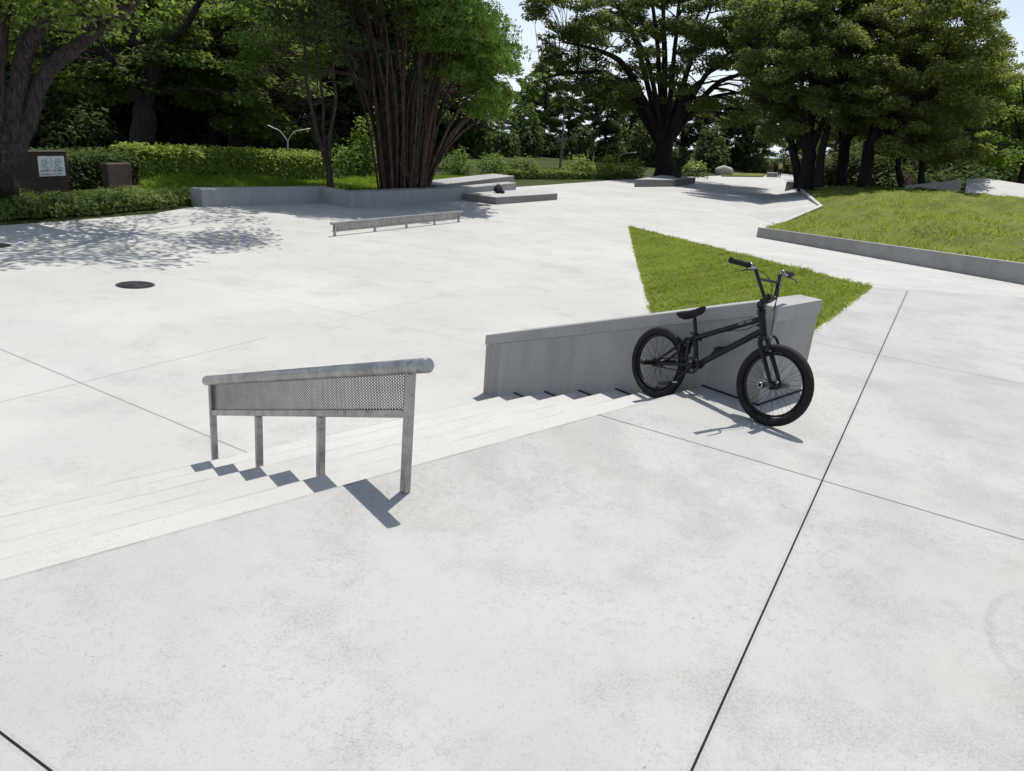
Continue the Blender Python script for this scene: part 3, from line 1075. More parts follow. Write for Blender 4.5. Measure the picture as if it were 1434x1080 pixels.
blades('mound_grass', fmound, mound2, 240000, 0.095, 0.015, M_BLADE2, 22, edge=0.015, lean=0.8, clump=2.6,
       dens=lambda Q: np.clip((15.0/np.linalg.norm(Q-CAM[:2], axis=1))**1.7, 0.02, 1)*np.where(smooth_noise(Q, 0.9, 77) > 0.42, 0.45, 1.0))
tag(bpy.data.objects['mound_grass'], 'rough sunlit grass covering the mound above the ledge wall', 'grass')

# concrete embankment on the mound's left flank
mb = MB()
f1 = at(1046, 300, ZL)
f2 = at(1106, 262.5, ZL+0.05)
V = [tuple(k1+np.array([0, 0, 0.0])), tuple(k2+np.array([0, 0, 0.03])), tuple(k3+np.array([0, 0, 0.05])), tuple(f2), tuple(f1)]
mb.add(V, [(0, 1, 4), (1, 2, 3, 4)])
tag(mb.build('embankment_pavement', M_PLAZA), kind='structure')
mb = MB()
for a_, b_ in ((k1, k2), (k2, k3)):
    a_ = a_+np.array([0, 0, 0.03]); b_ = b_+np.array([0, 0, 0.06])
    dd = unit(b_-a_)
    nn = unit(np.cross(dd, (0, 0, 1)))
    Rk = np.stack([dd, nn, np.cross(dd, nn)], 1)
    mb.box((a_+b_)/2, (np.linalg.norm(b_-a_), 0.14, 0.08), Rk)
tag(mb.build('coping_kerb', M_WHITE), 'thin pale concrete kerb edging the left flank of the mound', 'kerb')

# far pale ramps on the right
def wedge(name, pts, depth, mat, label, cat):
    """pts: top outline as (px, py_top, dist, z_bottom); pushed away from the camera"""
    mb = MB()
    V = []
    for (px, py, ds, zb) in pts:
        t_ = far(px, py, ds)
        bk = unit(np.array([t_[0]-CAM[0], t_[1]-CAM[1], 0]))*depth
        V += [(t_[0], t_[1], zb), tuple(t_), tuple(t_+bk), (t_[0]+bk[0], t_[1]+bk[1], zb)]
    Fc = [(0, 1, 2, 3), tuple(4*(len(pts)-1)+i for i in (3, 2, 1, 0))]
    for k in range(len(pts)-1):
        for i in range(4): Fc.append((k*4+i, (k+1)*4+i, (k+1)*4+(i+1) % 4, k*4+(i+1) % 4))
    mb.add(V, Fc)
    return tag(mb.build(name, mat), label, cat)


mb = MB()
fr_ = [far(1351, 276, 43), far(1392, 278, 43), far(1434, 281, 43), far(1520, 288, 43)]
tp_ = [far(1354, 250.3, 47.5), far(1384, 250.3, 47.5), far(1434, 258, 47.5), far(1520, 268, 47.5)]
V = []
for a_, b_ in zip(fr_, tp_):
    bk = unit(np.array([*(b_-CAM)[:2], 0]))
    V += [tuple(a_), tuple(b_), tuple(b_+bk*0.5), tuple((b_+bk*0.5)*np.array([1, 1, 0])+np.array([0, 0, ZL])), tuple(a_*np.array([1, 1, 0])+np.array([0, 0, ZL]))]
Fc = [(0, 1, 2, 3, 4), (19, 18, 17, 16, 15)]
for k in range(3):
    for i in range(5): Fc.append((k*5+i, (k+1)*5+i, (k+1)*5+(i+1) % 5, k*5+(i+1) % 5))
mb.add(V, Fc)
tag(mb.build('quarter_ramp', M_WHITE), 'large pale concrete quarter ramp beyond the mound at right', 'skate ramp')
wedge('concrete_bank', [(1128, 253.5, 66, -0.8), (1165, 249.5, 66, -0.8), (1220, 252.5, 66, -0.8), (1262, 258.5, 62, -0.8)], 5.0, M_WHITE, 'pale concrete bank glimpsed between the dark trunks', 'skate ramp')
wedge('low_ledge', [(1268, 260.0, 48, -0.5), (1348, 252.0, 56, -0.5)], 0.5, M_PAD, 'thin shaded concrete ledge beside the person in pink', 'ledge')

# ------------------------------------------------------------------ manhole covers
for i, (px, py, lab) in enumerate(((189.5, 399.3, 'dark round iron manhole cover alone on the sunlit plaza'), (-10, 344.0, 'dark round iron manhole cover in the tree shade at the left edge'))):
    c = at(px, py, ZL)
    mh = empty('manhole_cover', c, lab, 'manhole cover', 'manhole covers in the plaza')
    mb = MB()
    mb.tube([(0, 0, 0.001), (0, 0, 0.009)], [0.205, 0.203], 48)
    mb.build('lid', M_IRON, mh)
    mb = MB()
    for r_ in (0.05, 0.10, 0.15, 0.19): mb.torus((0, 0, 0.009), (0, 0, 1), r_, 0.008, 48, 6, 0.004)
    for k in range(8):
        a_ = math.pi*k/4
        mb.box((0.12*math.cos(a_), 0.12*math.sin(a_), 0.0105), (0.12, 0.010, 0.005), np.array(Matrix.Rotation(a_, 3, 'Z')))
    mb.build('rib_pattern', M_IRON, mh)
    mb = MB()
    mb.torus((0, 0, 0.003), (0, 0, 1), 0.222, 0.014, 48, 6, 0.004)
    mb.build('frame', M_IRON, mh)
# ------------------------------------------------------------------ bicycle
rc = np.array([2.66682513, 0.27999663, 0.11719055])
fcn = np.array([2.56308452, -0.64226447, 0.24936654])
phi, steer = -0.12500908, 0.0981075
u_ = unit(fcn-rc); WB = float(np.linalg.norm(fcn-rc))
s_ = unit(np.cross(u_, (0, 0, 1.0))); w0_ = np.cross(s_, u_)
w_ = math.cos(phi)*w0_+math.sin(phi)*s_
n_ = math.cos(phi)*s_-math.sin(phi)*w0_
WR = 0.251
org = rc-w_*WR
bike = empty('bicycle', org, 'black small-wheeled trick bicycle with high handlebars leaning on the concrete wall', 'bicycle')
Mb = Matrix.Identity(4)
for i in range(3):
    Mb[i][0], Mb[i][1], Mb[i][2], Mb[i][3] = u_[i], -n_[i], w_[i], org[i]
bike.matrix_world = Mb
ta = R(74.5)
AX = np.array([-math.cos(ta), 0, math.sin(ta)])
FP = np.array([math.sin(ta), 0, math.cos(ta)])
ABASE = np.array([WB, 0, WR])-0.032*FP
Rs = np.array(Matrix.Rotation(steer, 3, Vector(AX)))


class SB(MB):
    """builder whose shapes turn with the handlebar"""
    def build(self, name, mat, parent=None, recalc=True):
        self.v = [tuple(Rs@(np.array(v)-ABASE)+ABASE) for v in self.v]
        return MB.build(self, name, mat, parent, recalc)


BB_ = np.array([0.335, 0, 0.28]); ST = np.array([0.293, 0, 0.475])
HT, HB = np.array([0.781, 0, 0.672]), np.array([0.816, 0, 0.545])
REAR = np.array([0, 0, WR]); FRONT = np.array([WB, 0, WR])
mb = MB()
mb.tube([BB_, ST+unit(ST-BB_)*0.02], 0.0165, 16)
mb.tube([ST+(0.005, 0, -0.012), HT+(0.004, 0, -0.03)], [0.0175, 0.0185], 16)
mb.tube([BB_, HB+(-0.004, 0, 0.03)], [0.0195, 0.020], 16)
mb.tube([HT, HT+AX*-0.006, HB+AX*0.006, HB], [0.024, 0.022, 0.022, 0.024], 18)
mb.tube([BB_+(0, -0.036, 0), BB_+(0, 0.036, 0)], 0.023, 18)
for sd in (-1, 1):
    mb.tube([BB_+(0, sd*0.026, 0), BB_+(-0.10, sd*0.04, -0.008), REAR+(0.03, sd*0.055, 0)], [0.011, 0.0105, 0.009], 12)
    mb.tube([ST+(-0.008, sd*0.014, -0.012), ST+(-0.08, sd*0.04, -0.065), REAR+(0.02, sd*0.055, 0.012)], [0.0095, 0.0095, 0.008], 12)
    mb.box(REAR+(0.012, sd*0.056, 0.002), (0.055, 0.006, 0.034), bevel=0.002)
mb.tube([ST+(-0.05, -0.045, -0.06), ST+(-0.05, 0.045, -0.06)], 0.006, 8)
mb.prism([HB+(-0.035, -0.003, 0.07), HB+(-0.075, -0.003, 0.05), HB+(-0.03, -0.003, 0.045)], (0, 0.006, 0))
frame = mb.build('frame', M_BLACK, bike)
mb = MB()   # illegible pale lettering on the top tube
d_ = unit(HT+(0.004, 0, -0.03)-ST-(0.005, 0, -0.012))
upv = np.cross((0, 1.0, 0), d_)*-1
Rd = np.stack([d_, np.array([0, 1.0, 0]), np.cross(d_, (0, 1.0, 0))], 1)
rr = random.Random(3)
for k in range(9):
    p = ST+(0.005, 0, -0.012)+d_*(0.36+0.0115*k)+np.array([0, -0.0182, 0.003])
    if k in (4,): continue
    hgt_ = rr.choice([0.010, 0.013, 0.013])
    mb.box(p, (0.0035, 0.002, hgt_), Rd)
    if k % 2: mb.box(p+d_*0.003+Rd[:, 2]*hgt_*0.4, (0.007, 0.0021, 0.0028), Rd)
    else: mb.box(p+d_*0.003-Rd[:, 2]*hgt_*0.1, (0.007, 0.0021, 0.0028), Rd)
mb.build('lettering', M_DECAL, frame)
mb = MB()
for k in range(7):
    d2 = unit(HB+(-0.004, 0, 0.03)-BB_)
    p = BB_+d2*(0.19+0.017*k)+np.array([0, -0.0196, 0.002])
    R2 = np.stack([d2, np.array([0, 1.0, 0]), np.cross(d2, (0, 1.0, 0))], 1)
    mb.box(p, (0.004, 0.002, 0.012), R2)
    mb.box(p+d2*0.004, (0.007, 0.0021, 0.003), R2)
mb.build('lettering', M_BLACKM, frame)
# seat
mb = MB(); mb.tube([ST+(0.0, 0, 0.01), np.array([0.262, 0, 0.605])], 0.0128, 14)
post = mb.build('seat_post', M_BLACKM, bike)
mb = MB(); mb.torus(ST+unit(ST-BB_)*0.016, unit(ST-BB_), 0.017, 0.007, 20, 8); mb.box(ST+(-0.028, 0, 0.014), (0.03, 0.018, 0.016), bevel=0.003)
mb.build('seat_clamp', M_BLACKM, post)
tail, nose = np.array([0.146, 0, 0.596]), np.array([0.342, 0, 0.660])
ds_ = unit(nose-tail); us_ = np.cross(ds_, (0, 1.0, 0)); us_ = us_ if us_[2] > 0 else -us_
Ls = np.linalg.norm(nose-tail)
prof = [(0.0, .040, .026), (0.03, .056, .034), (0.12, .064, .040), (0.28, .058, .040), (0.45, .040, .038), (0.62, .027, .034), (0.8, .024, .036), (0.94, .021, .030), (1.0, .012, .016)]
V, Fc, nk = [], [], 16
for t_, hw, hh in prof:
    c = tail+ds_*Ls*t_+us_*(0.012*(2*t_-1)**2)
    for k in range(nk):
        a_ = 2*math.pi*k/nk
        zz_ = math.sin(a_)
        V.append(c+np.array([0, 1.0, 0])*hw*math.copysign(abs(math.cos(a_))**0.75, math.cos(a_))+us_*(hh*0.45*zz_ if zz_ > 0 else hh*1.0*zz_*(1-0.35*abs(math.cos(a_)))))
for i in range(len(prof)-1):
    for k in range(nk): Fc.append((i*nk+k, i*nk+(k+1) % nk, (i+1)*nk+(k+1) % nk, (i+1)*nk+k))
mb = MB(); mb.add(V, Fc, True); mb.add(V[:nk], [tuple(range(nk))]); mb.add(V[-nk:], [tuple(range(nk))])
mb.build('saddle', M_RUBBER, bike)


def wheel(c, SBc, side_cog):
    root = SBc(); root.torus(c, (0, 1, 0), 0.190, 0.0075, 72, 8, 0.013)
    # deep rim: flat band
    root.tube([c+(0, -0.0135, 0), c+(0, 0.0135, 0)], 0.199, 72, caps=False)
    root = root.build('wheel', M_BLACKM, bike)
    t = SBc()
    n, m = 96, 14
    V, Fc = [], []
    for i in range(n):
        a_ = 2*math.pi*i/n
        d = np.array([math.cos(a_), 0, math.sin(a_)])
        for k in range(m):
            b_ = 2*math.pi*k/m
            kn = 0.0012 if (i % 2 and abs(b_) < 0.9) or (i % 2 and b_ > 5.4) else 0.0
            V.append(c+d*(0.2255+(0.0255+kn)*math.cos(b_))+np.array([0, 1, 0])*0.0255*math.sin(b_))
    for i in range(n):
        for k in range(m): Fc.append((i*m+k, ((i+1) % n)*m+k, ((i+1) % n)*m+(k+1) % m, i*m+(k+1) % m))
    t.add(V, Fc, True); t.build('tyre', M_RUBBER, root)
    s = SBc()
    for k in range(36):
        a_ = 2*math.pi*k/36
        sd = 1 if k % 2 else -1
        ha = a_+(0.55 if (k//2) % 2 else -0.55)
        p0 = c+np.array([0.024*math.cos(ha), sd*0.028, 0.024*math.sin(ha)])
        p1 = c+np.array([0.188*math.cos(a_), sd*0.003, 0.188*math.sin(a_)])
        s.tube([p0, p1], 0.0011, 4, caps=False)
    s.build('spokes', M_BLACKM, root)
    h = SBc()
    h.tube([c+(0, y, 0) for y in (-0.05, -0.034, -0.030, -0.026, 0.026, 0.030, 0.034, 0.05)], [0.014, 0.014, 0.029, 0.017, 0.017, 0.029, 0.014, 0.014], 20)
    h.build('hub', M_BLACKM, root)
    if side_cog:
        q = SBc(); q.tube([c+(0, -0.047, 0), c+(0, -0.043, 0)], 0.024, 22); q.build('sprocket', M_BLACKM, root)
    return root


wheel(REAR, MB, True)
wheel(FRONT, SB, False)


def peg(c, sd, SBc):
    p = SBc()
    a_ = c+np.array([0, sd*0.062, 0]); b_ = c+np.array([0, sd*0.168, 0])
    p.tube([a_, a_+(0, sd*0.004, 0), b_-(0, sd*0.003, 0), b_], [0.016, 0.019, 0.019, 0.017], 20, caps=False)
    p.tube([b_, b_-(0, sd*0.05, 0)], [0.0125, 0.0125], 20, caps=True)
    o = p.build('peg', M_BLACKM, bike, recalc=True)
    r_ = SBc(); r_.torus(b_, (0, 1, 0), 0.0150, 0.0024, 24, 6); r_.build('peg_rim', M_STEEL if SBc is SB else M_BLACKM, o)


for sd in (-1, 1):
    peg(REAR, sd, MB)
    peg(FRONT, sd, SB)

# fork, headset, stem, handlebar
mb = SB()
CR = HB-AX*0.018
mb.tube([HB, CR-AX*0.012], [0.021, 0.019], 16)
for sd in (-1, 1):
    mb.tube([CR+(0, sd*0.012, 0), CR+(0.004, sd*0.040, -0.004), CR+(0.010, sd*0.052, -0.035), FRONT+(0.004, sd*0.056, 0.02)], [0.016, 0.0165, 0.0165, 0.0125], 14)
    mb.box(FRONT+(0.002, sd*0.056, 0.004), (0.028, 0.007, 0.045), bevel=0.003)
mb.build('fork', M_BLACK, bike)
mb = SB()
mb.tube([HT, HT+AX*0.012, HT+AX*0.014, HT+AX*0.03], [0.025, 0.025, 0.018, 0.018], 18)
mb.tube([HT+AX*0.020, HT+AX*0.024], [0.031, 0.031], 20)
mb.tube([HT-AX*0.004, HT+AX*0.014], [0.029, 0.024], 20)
mb.build('headset', M_BLACKM, bike)
mb = SB(); mb.tube([HB-AX*0.004, HB-AX*0.012], [0.026, 0.022], 18); mb.build('headset_cup', M_BLACKM, bike)
STM = HT+AX*0.055
CL = np.array([0.815, 0, 0.772])
mb = SB()
Rst = np.stack([FP, np.array([0, 1.0, 0]), AX], 1)
mb.box(STM, (0.046, 0.044, 0.046), Rst, bevel=0.008)
mb.box((STM+CL)/2+(0, 0, 0.004), (0.06, 0.046, 0.032), Rst, bevel=0.006)
mb.tube([CL+(0, -0.026, 0), CL+(0, 0.026, 0)], 0.021, 18)
for sd in (-1, 1): mb.tube([CL+(0.0, sd*0.016, 0.012), CL+(0.0, sd*0.016, 0.026)], 0.005, 8)
mb.build('stem', M_BLACKM, bike)
mb = SB()


def smooth_path(pts, k=6):
    pts = [np.asarray(p, float) for p in pts]
    out = []
    for i in range(len(pts)-1):
        p0 = pts[max(i-1, 0)]; p1 = pts[i]; p2 = pts[i+1]; p3 = pts[min(i+2, len(pts)-1)]
        for j in range(k):
            t = j/k
            out.append(0.5*((2*p1)+(-p0+p2)*t+(2*p0-5*p1+4*p2-p3)*t*t+(-p0+3*p1-3*p2+p3)*t**3))
    out.append(pts[-1])
    return out


half = [(0.815, 0.045, 0.772), (0.814, 0.066, 0.779), (0.807, 0.082, 0.805), (0.787, 0.128, 0.885), (0.777, 0.148, 0.922), (0.772, 0.168, 0.939), (0.764, 0.20, 0.945), (0.735, 0.362, 0.953)]
path = [np.array((x, -y, z)) for x, y, z in half[::-1]]+[np.array(half[0])*np.array([1, -0.0, 1])]+[np.array(p) for p in half]
mb.tube(smooth_path(path, 5), 0.0115, 14)
mb.tube([(0.789, -0.122, 0.876), (0.789, 0.122, 0.876)], 0.0095, 12)
bars = mb.build('handlebar', M_BLACK, bike)
for sd in (-1, 1):
    mb = SB()
    g0, g1 = np.array([0.761, sd*0.218, 0.946]), np.array([0.734, sd*0.368, 0.9535])
    dg = g1-g0
    rs = []
    ps = []
    for k in range(25):
        ps.append(g0+dg*k/24); rs.append(0.0168 if k % 2 else 0.0155)
    rs[0] = rs[1] = 0.020; rs[-1] = 0.0185; rs[-2] = 0.0185
    mb.tube(ps, rs, 16)
    mb.build('grip', M_RUBBER, bars)
    mb = SB()
    cl = np.array([0.764, sd*0.198, 0.945])
    mb.torus(cl, unit(dg), 0.0135, 0.005, 18, 8)
    mb.box(cl+(0.022, 0, -0.012), (0.026, 0.02, 0.014), bevel=0.003)
    lv = mb.build('brake_lever', M_STEEL, bars)
    mb = SB()
    mb.tube(smooth_path([cl+(0.030, 0, -0.018), cl+(0.045, sd*0.03, -0.026), cl+(0.040, sd*0.10, -0.034), cl+(0.032, sd*0.135, -0.045)], 4), [0.0055]*13, 8)
    mb.build('lever_blade', M_BLACKM, lv)
# cables
for nm, pts in (('brake_cable', [(0.79, -0.19, 0.93), (0.825, -0.10, 0.90), (0.845, -0.045, 0.84), (0.825, -0.035, 0.74), (0.80, -0.033, 0.69)]),
                ('brake_cable', [(0.79, 0.19, 0.93), (0.825, 0.10, 0.895), (0.845, 0.045, 0.84), (0.845, 0.03, 0.76), (0.858, 0.012, 0.62), (0.868, 0.0, 0.545)]),
                ('brake_cable', [(0.785, 0.12, 0.88), (0.84, 0.05, 0.86), (0.865, 0.0, 0.79), (0.835, 0.03, 0.70)])):
    mb = SB(); mb.tube(smooth_path(pts, 6), 0.0026, 6); mb.build(nm, M_BLACK, bike)
mb = MB()
mb.tube(smooth_path([(0.79, -0.03, 0.66), (0.73, -0.028, 0.575), (0.60, -0.02, 0.545), (0.46, -0.014, 0.515), (0.40, -0.008, 0.497), (0.33, 0.0, 0.45), (0.26, 0, 0.43)], 6), 0.0028, 6)
mb.tube(smooth_path([(0.81, -0.02, 0.53), (0.75, -0.03, 0.515), (0.68, -0.02, 0.51)], 5), 0.0024, 6)
for p in ((0.42, -0.010, 0.508),): mb.box(p, (0.02, 0.014, 0.014), bevel=0.003)
mb.build('brake_cable', M_BLACK, bike)
# brakes
mb = MB()
for sd in (-1, 1):
    mb.tube(smooth_path([(0.215, sd*0.05, 0.355), (0.218, sd*0.058, 0.40), (0.238, sd*0.03, 0.445), (0.25, sd*0.012, 0.455)], 4), 0.0085, 8)
    mb.box((0.214, sd*0.036, 0.388), (0.05, 0.012, 0.014), bevel=0.003)
    mb.tube([(0.215, sd*0.038, 0.355), (0.215, sd*0.062, 0.355)], 0.010, 10)
mb.tube([(0.232, -0.045, 0.425), (0.245, 0, 0.452), (0.232, 0.045, 0.425)], 0.003, 6)
mb.tube([(0.26, -0.02, 0.30), (0.255, -0.02, 0.42)], 0.013, 10)
mb.box((0.335, 0, 0.452), (0.03, 0.016, 0.014), bevel=0.003)
mb.build('rear_brake', M_BLACKM, bike)
mb = SB()
for sd in (-1, 1):
    mb.tube(smooth_path([(0.888, sd*0.052, 0.455), (0.892, sd*0.062, 0.49), (0.884, sd*0.036, 0.532), (0.875, sd*0.01, 0.545)], 4), 0.0085, 8)
    mb.box((0.886, sd*0.034, 0.456), (0.05, 0.012, 0.014), bevel=0.003)
    mb.tube([(0.872, sd*0.052, 0.455), (0.905, sd*0.052, 0.455)], 0.009, 10)
mb.tube([(0.885, -0.05, 0.515), (0.878, 0, 0.55), (0.885, 0.05, 0.515)], 0.003, 6)
fb = mb.build('front_brake', M_BLACKM, bike)
for sd in (-1, 1):
    mb = SB(); mb.tube([(0.905, sd*0.052, 0.455), (0.908, sd*0.052, 0.455)], 0.007, 10); mb.build('bolt', M_STEEL, fb)
# cranks
mb = MB()
RB = np.array([0.335, -0.045, 0.28])
n = 25
V, Fc = [], []
for y in (-0.0015, 0.0015):
    for i in range(n*4):
        a_ = 2*math.pi*i/(n*4)
        r_ = 0.0545 if (i % 4) in (1, 2) else 0.0505
        V.append(RB+(r_*math.cos(a_), y, r_*math.sin(a_)))
    for i in range(n*4):
        a_ = 2*math.pi*i/(n*4)
        V.append(RB+(0.040*math.cos(a_), y, 0.040*math.sin(a_)))
m = n*4
for i in range(m):
    j = (i+1) % m
    Fc += [(i, j, m+j, m+i), (2*m+i, 3*m+i, 3*m+j, 2*m+j), (i, 2*m+i, 2*m+j, j), (m+i, m+j, 3*m+j, 3*m+i)]
mb.add(V, Fc)
for k in range(5):
    a_ = 2*math.pi*k/5+0.3
    mb.tube([RB+(0.012*math.cos(a_), 0, 0.012*math.sin(a_)), RB+(0.042*math.cos(a_), 0, 0.042*math.sin(a_))], 0.006, 8)
mb.tube([RB+(0, -0.004, 0), RB+(0, 0.004, 0)], 0.017, 16)
mb.build('chainring', M_BLACKM, bike)
cd_ = unit(np.array([0.228-0.335, 0, 0.142-0.28]))
for sd, dr in ((-1, cd_), (1, -cd_)):
    mb = MB()
    c0 = np.array([0.335, sd*0.052, 0.28]); c1 = c0+dr*0.172+np.array([0, sd*0.018, 0])
    mb.tube([c0-dr*0.012, c0, c0+dr*0.03, c1-dr*0.02, c1, c1+dr*0.01], [0.013, 0.016, 0.0115, 0.010, 0.012, 0.008], 12)
    mb.tube([c0+(0, -sd*0.03, 0), c0+(0, sd*0.010, 0)], 0.012, 12)
    cr_ = mb.build('crank_arm', M_BLACK, bike)
    mb = MB()
    pc = c1+np.array([0, sd*0.062, 0])
    pt = R(14)
    Rp = np.array(Matrix.Rotation(-pt, 3, 'Y'))
    L_, W_ = 0.098, 0.092
    for a_ in (-1, 1):
        mb.box(pc+Rp@np.array([a_*L_/2, 0, 0]), (0.010, W_, 0.018), Rp, bevel=0.002)
        mb.box(pc+Rp@np.array([0, a_*W_/2, 0]), (L_, 0.010, 0.016), Rp, bevel=0.002)
        mb.box(pc+Rp@np.array([a_*0.022, 0, 0]), (0.007, W_, 0.012), Rp)
        for q in (-1, 0, 1): mb.tube([pc+Rp@np.array([a_*L_/2, q*0.035, -0.013]), pc+Rp@np.array([a_*L_/2, q*0.035, 0.013])], 0.002, 6)
    mb.tube([c1, pc+(0, sd*0.04, 0)], 0.0085, 10)
    pd = mb.build('pedal', M_BLACKM, bike)
    for a_ in (-1, 1):
        mb = MB(); mb.box(pc+Rp@np.array([a_*(L_/2+0.0052), 0, 0]), (0.002, 0.05, 0.010), Rp); mb.build('reflector', M_DECAL, pd)
# chain
mb = MB()
cR, cr2 = 0.0525, 0.025
loop = []
c0, c1 = RB, np.array([0.0, -0.045, WR])
dv_ = unit(c1-c0); pv = np.array([-dv_[2], 0, dv_[0]])
for k in range(13):
    a_ = math.pi*(k/12-0.5)
    loop.append(c0+cR*(-dv_*math.cos(a_)+pv*math.sin(a_)))
for k in range(11):
    a_ = math.pi*(0.5-k/10)
    loop.append(c1+cr2*(dv_*math.cos(a_)+pv*math.sin(a_)))
loop.append(loop[0])
mb.tube(loop, 0.0042, 8, caps=False)
mb.build('chain', M_BLACKM, bike)
# ------------------------------------------------------------------ vegetation helpers
def in_poly_px(poly, n, rng, d0, d1):
    """n points in the volume seen through an outline, between two distances"""
    P = np.array(poly, float)
    lo, hi = P.min(0), P.max(0)
    out = []
    while len(out) < n:
        q = rng.uniform(lo, hi, (n*4, 2))
        q = q[inside(poly, q)]
        for x, y in q:
            if len(out) >= n: break
            out.append(far(x, y, rng.uniform(d0, d1)))
    return np.array(out)


def clump_leaves(C, rad, per, L, Wd, flat, up, rng, drop=0.0):
    """leaves gathered in flattened sprays around clump centres"""
    n = len(C)
    r = rad*rng.uniform(0.6, 1.4, n)
    cnt = np.maximum(8, (per*(r/rad)**2).astype(int))
    idx = np.repeat(np.arange(n), cnt)
    D = rng.normal(size=(len(idx), 3))
    D /= np.linalg.norm(D, axis=1)[:, None]
    rr_ = rng.uniform(0.15, 1.0, len(idx))**0.6
    tilt = rng.normal(size=(n, 2))*0.22
    P = D*(rr_*r[idx])[:, None]
    P[:, 2] *= flat
    P[:, 2] += P[:, 0]*tilt[idx, 0]+P[:, 1]*tilt[idx, 1]-drop*(P[:, 0]**2+P[:, 1]**2)/np.maximum(r[idx], .1)
    P += C[idx]
    return leaf_quads(P, L, Wd, up, normals=D*0.6, rng=rng)


def curve_to(p0, p1, rng, sag=0.12, k=5):
    p0, p1 = np.asarray(p0, float), np.asarray(p1, float)
    L = np.linalg.norm(p1-p0)
    out = []
    w = rng.normal(size=3)*L*0.05
    for j in range(k+1):
        t = j/k
        p = p0+(p1-p0)*t+w*math.sin(math.pi*t)+np.array([0, 0, sag*L*math.sin(math.pi*t)])
        out.append(p)
    return out


def make_tree(name, label, base, mains, clumps, leaf, mats, group=None, rng=None, twig_r=0.035, cat='tree', extra=None, sag=0.10):
    """mains: list of (points, radii) polylines; clumps: centres; leaf: clump_leaves arguments"""
    rng = rng or RNG
    root = empty(name, base, label, cat, group)
    o = np.asarray(base, float)
    mb = MB()
    nodes, rads = [], []
    for pts, rad in mains:
        pts = smooth_path(pts, 4)
        m = len(pts)
        rs = np.interp(np.linspace(0, 1, m), np.linspace(0, 1, len(rad)), rad)
        pts = [p+rng.normal(size=3)*rs[i]*0.10 for i, p in enumerate(pts)]
        mb.tube([p-o for p in pts], list(rs), 10 if rs[0] > 0.1 else 6, caps=False)
        nodes += pts; rads += list(rs)
    nodes = np.array(nodes); rads = np.array(rads)
    tw = mb
    for c in clumps:
        d = np.linalg.norm(nodes-c, axis=1)+np.maximum(0, nodes[:, 2]-c[2])*1.5
        i = int(np.argmin(d))
        if d[i] > 12: continue
        r0 = min(rads[i]*0.7, twig_r*(1+0.4*d[i]))
        pts = curve_to(nodes[i], c, rng, sag)
        tw.tube([p-o for p in pts], list(np.linspace(r0, r0*0.3, len(pts))), 5, caps=False)
        for _ in range(3):
            e = c+rng.normal(size=3)*leaf['rad']*0.6*np.array([1, 1, 0.4])
            tw.tube([p-o for p in curve_to(pts[3], e, rng, sag, 3)], [r0*0.5, r0*0.35, r0*0.25, r0*0.12], 4, caps=False)
    mb.build('trunk', mats[0], root, recalc=False)
    Q = clump_leaves(np.asarray(clumps)-o, rng=rng, **leaf)
    link('crown', big_mesh('crown', Q, 4), mats[1], root)
    if extra is not None: extra(root, o)
    return root


def shrub(name, label, base, lumps, per, L, Wd, mat, group=None, cat='shrub', up=0.45, stems=True, core=None, seed=1):
    """lumps: (dx, dy, z, rx, ry, rz)"""
    rg = np.random.default_rng(seed)
    root = empty(name, base, label, cat, group)
    Qs = []
    mb = MB()
    for (dx, dy, z, rx, ry, rz) in lumps:
        n = int(per*rx*rz*2.2+per*rx*ry)
        D = rg.normal(size=(n, 3)); D /= np.linalg.norm(D, axis=1)[:, None]
        rad = rg.uniform(0.55, 1.06, n)**0.7
        lump = 1+0.16*np.sin(D[:, 0]*7+dx*3)+0.12*np.sin(D[:, 1]*9+dy)+0.1*np.sin(D[:, 2]*8+z)
        P = D*(rad*lump)[:, None]*np.array([rx, ry, rz])+np.array([dx, dy, z])
        P[:, 2] = np.maximum(P[:, 2], 0.03)
        Qs.append(leaf_quads(P, L, Wd, up, normals=D, rng=rg))
        for _ in range(7):
            e = np.array([dx, dy, z])+rg.normal(size=3)*np.array([rx, ry, rz])*0.45
            e[2] = max(e[2], 0.1)
            mb.tube(curve_to(np.array([dx*0.8, dy*0.8, -0.03])+rg.normal(size=3)*np.array([.08, .08, 0]), e, rg, 0.03, 4), [0.018, 0.015, 0.012, 0.009, 0.005], 5, caps=False)
    mb.build('stems', M_BARK_Z, root, recalc=False)
    link('foliage', big_mesh('foliage', np.concatenate(Qs), 4), mat, root)
    return root


rg = np.random.default_rng(5)
# ------------------------------------------------------------------ the old cherry at the left edge
DC = 17.2
cb = at(-8, 294, ZL)
L_ = lambda *ps: [far(x, y, d) for x, y, d in ps]
tr = [cb+np.array([0, 0, -0.15]), cb+np.array([0, 0, 0.3]), far(-6, 240, DC), far(0, 200, DC), far(5, 172, DC)]
mains = [(tr, [0.50, 0.40, 0.35, 0.32, 0.26]),
         ([far(12, 190, DC), far(22, 130, DC), far(33, 85, DC), far(52, 40, DC-.3), far(84, -8, DC-.4), far(110, -60, DC-.4), far(125, -110, DC)], [0.21, 0.165, 0.15, 0.135, 0.12, 0.09, 0.05]),
         ([far(16, 212, DC), far(40, 168, DC), far(52, 125, DC), far(74, 92, DC-.2), far(112, 62, DC-.6), far(150, 32, DC-1), far(196, -8, DC-1.0), far(240, -45, DC-1.0), far(270, -75, DC-.6)], [0.20, 0.15, 0.138, 0.128, 0.12, 0.11, 0.10, 0.07, 0.03]),
         ([far(0, 190, DC), far(-8, 110, DC), far(2, 30, DC), far(0, -60, DC), far(-20, -120, DC)], [0.22, 0.17, 0.14, 0.11, 0.05])]
cl = []
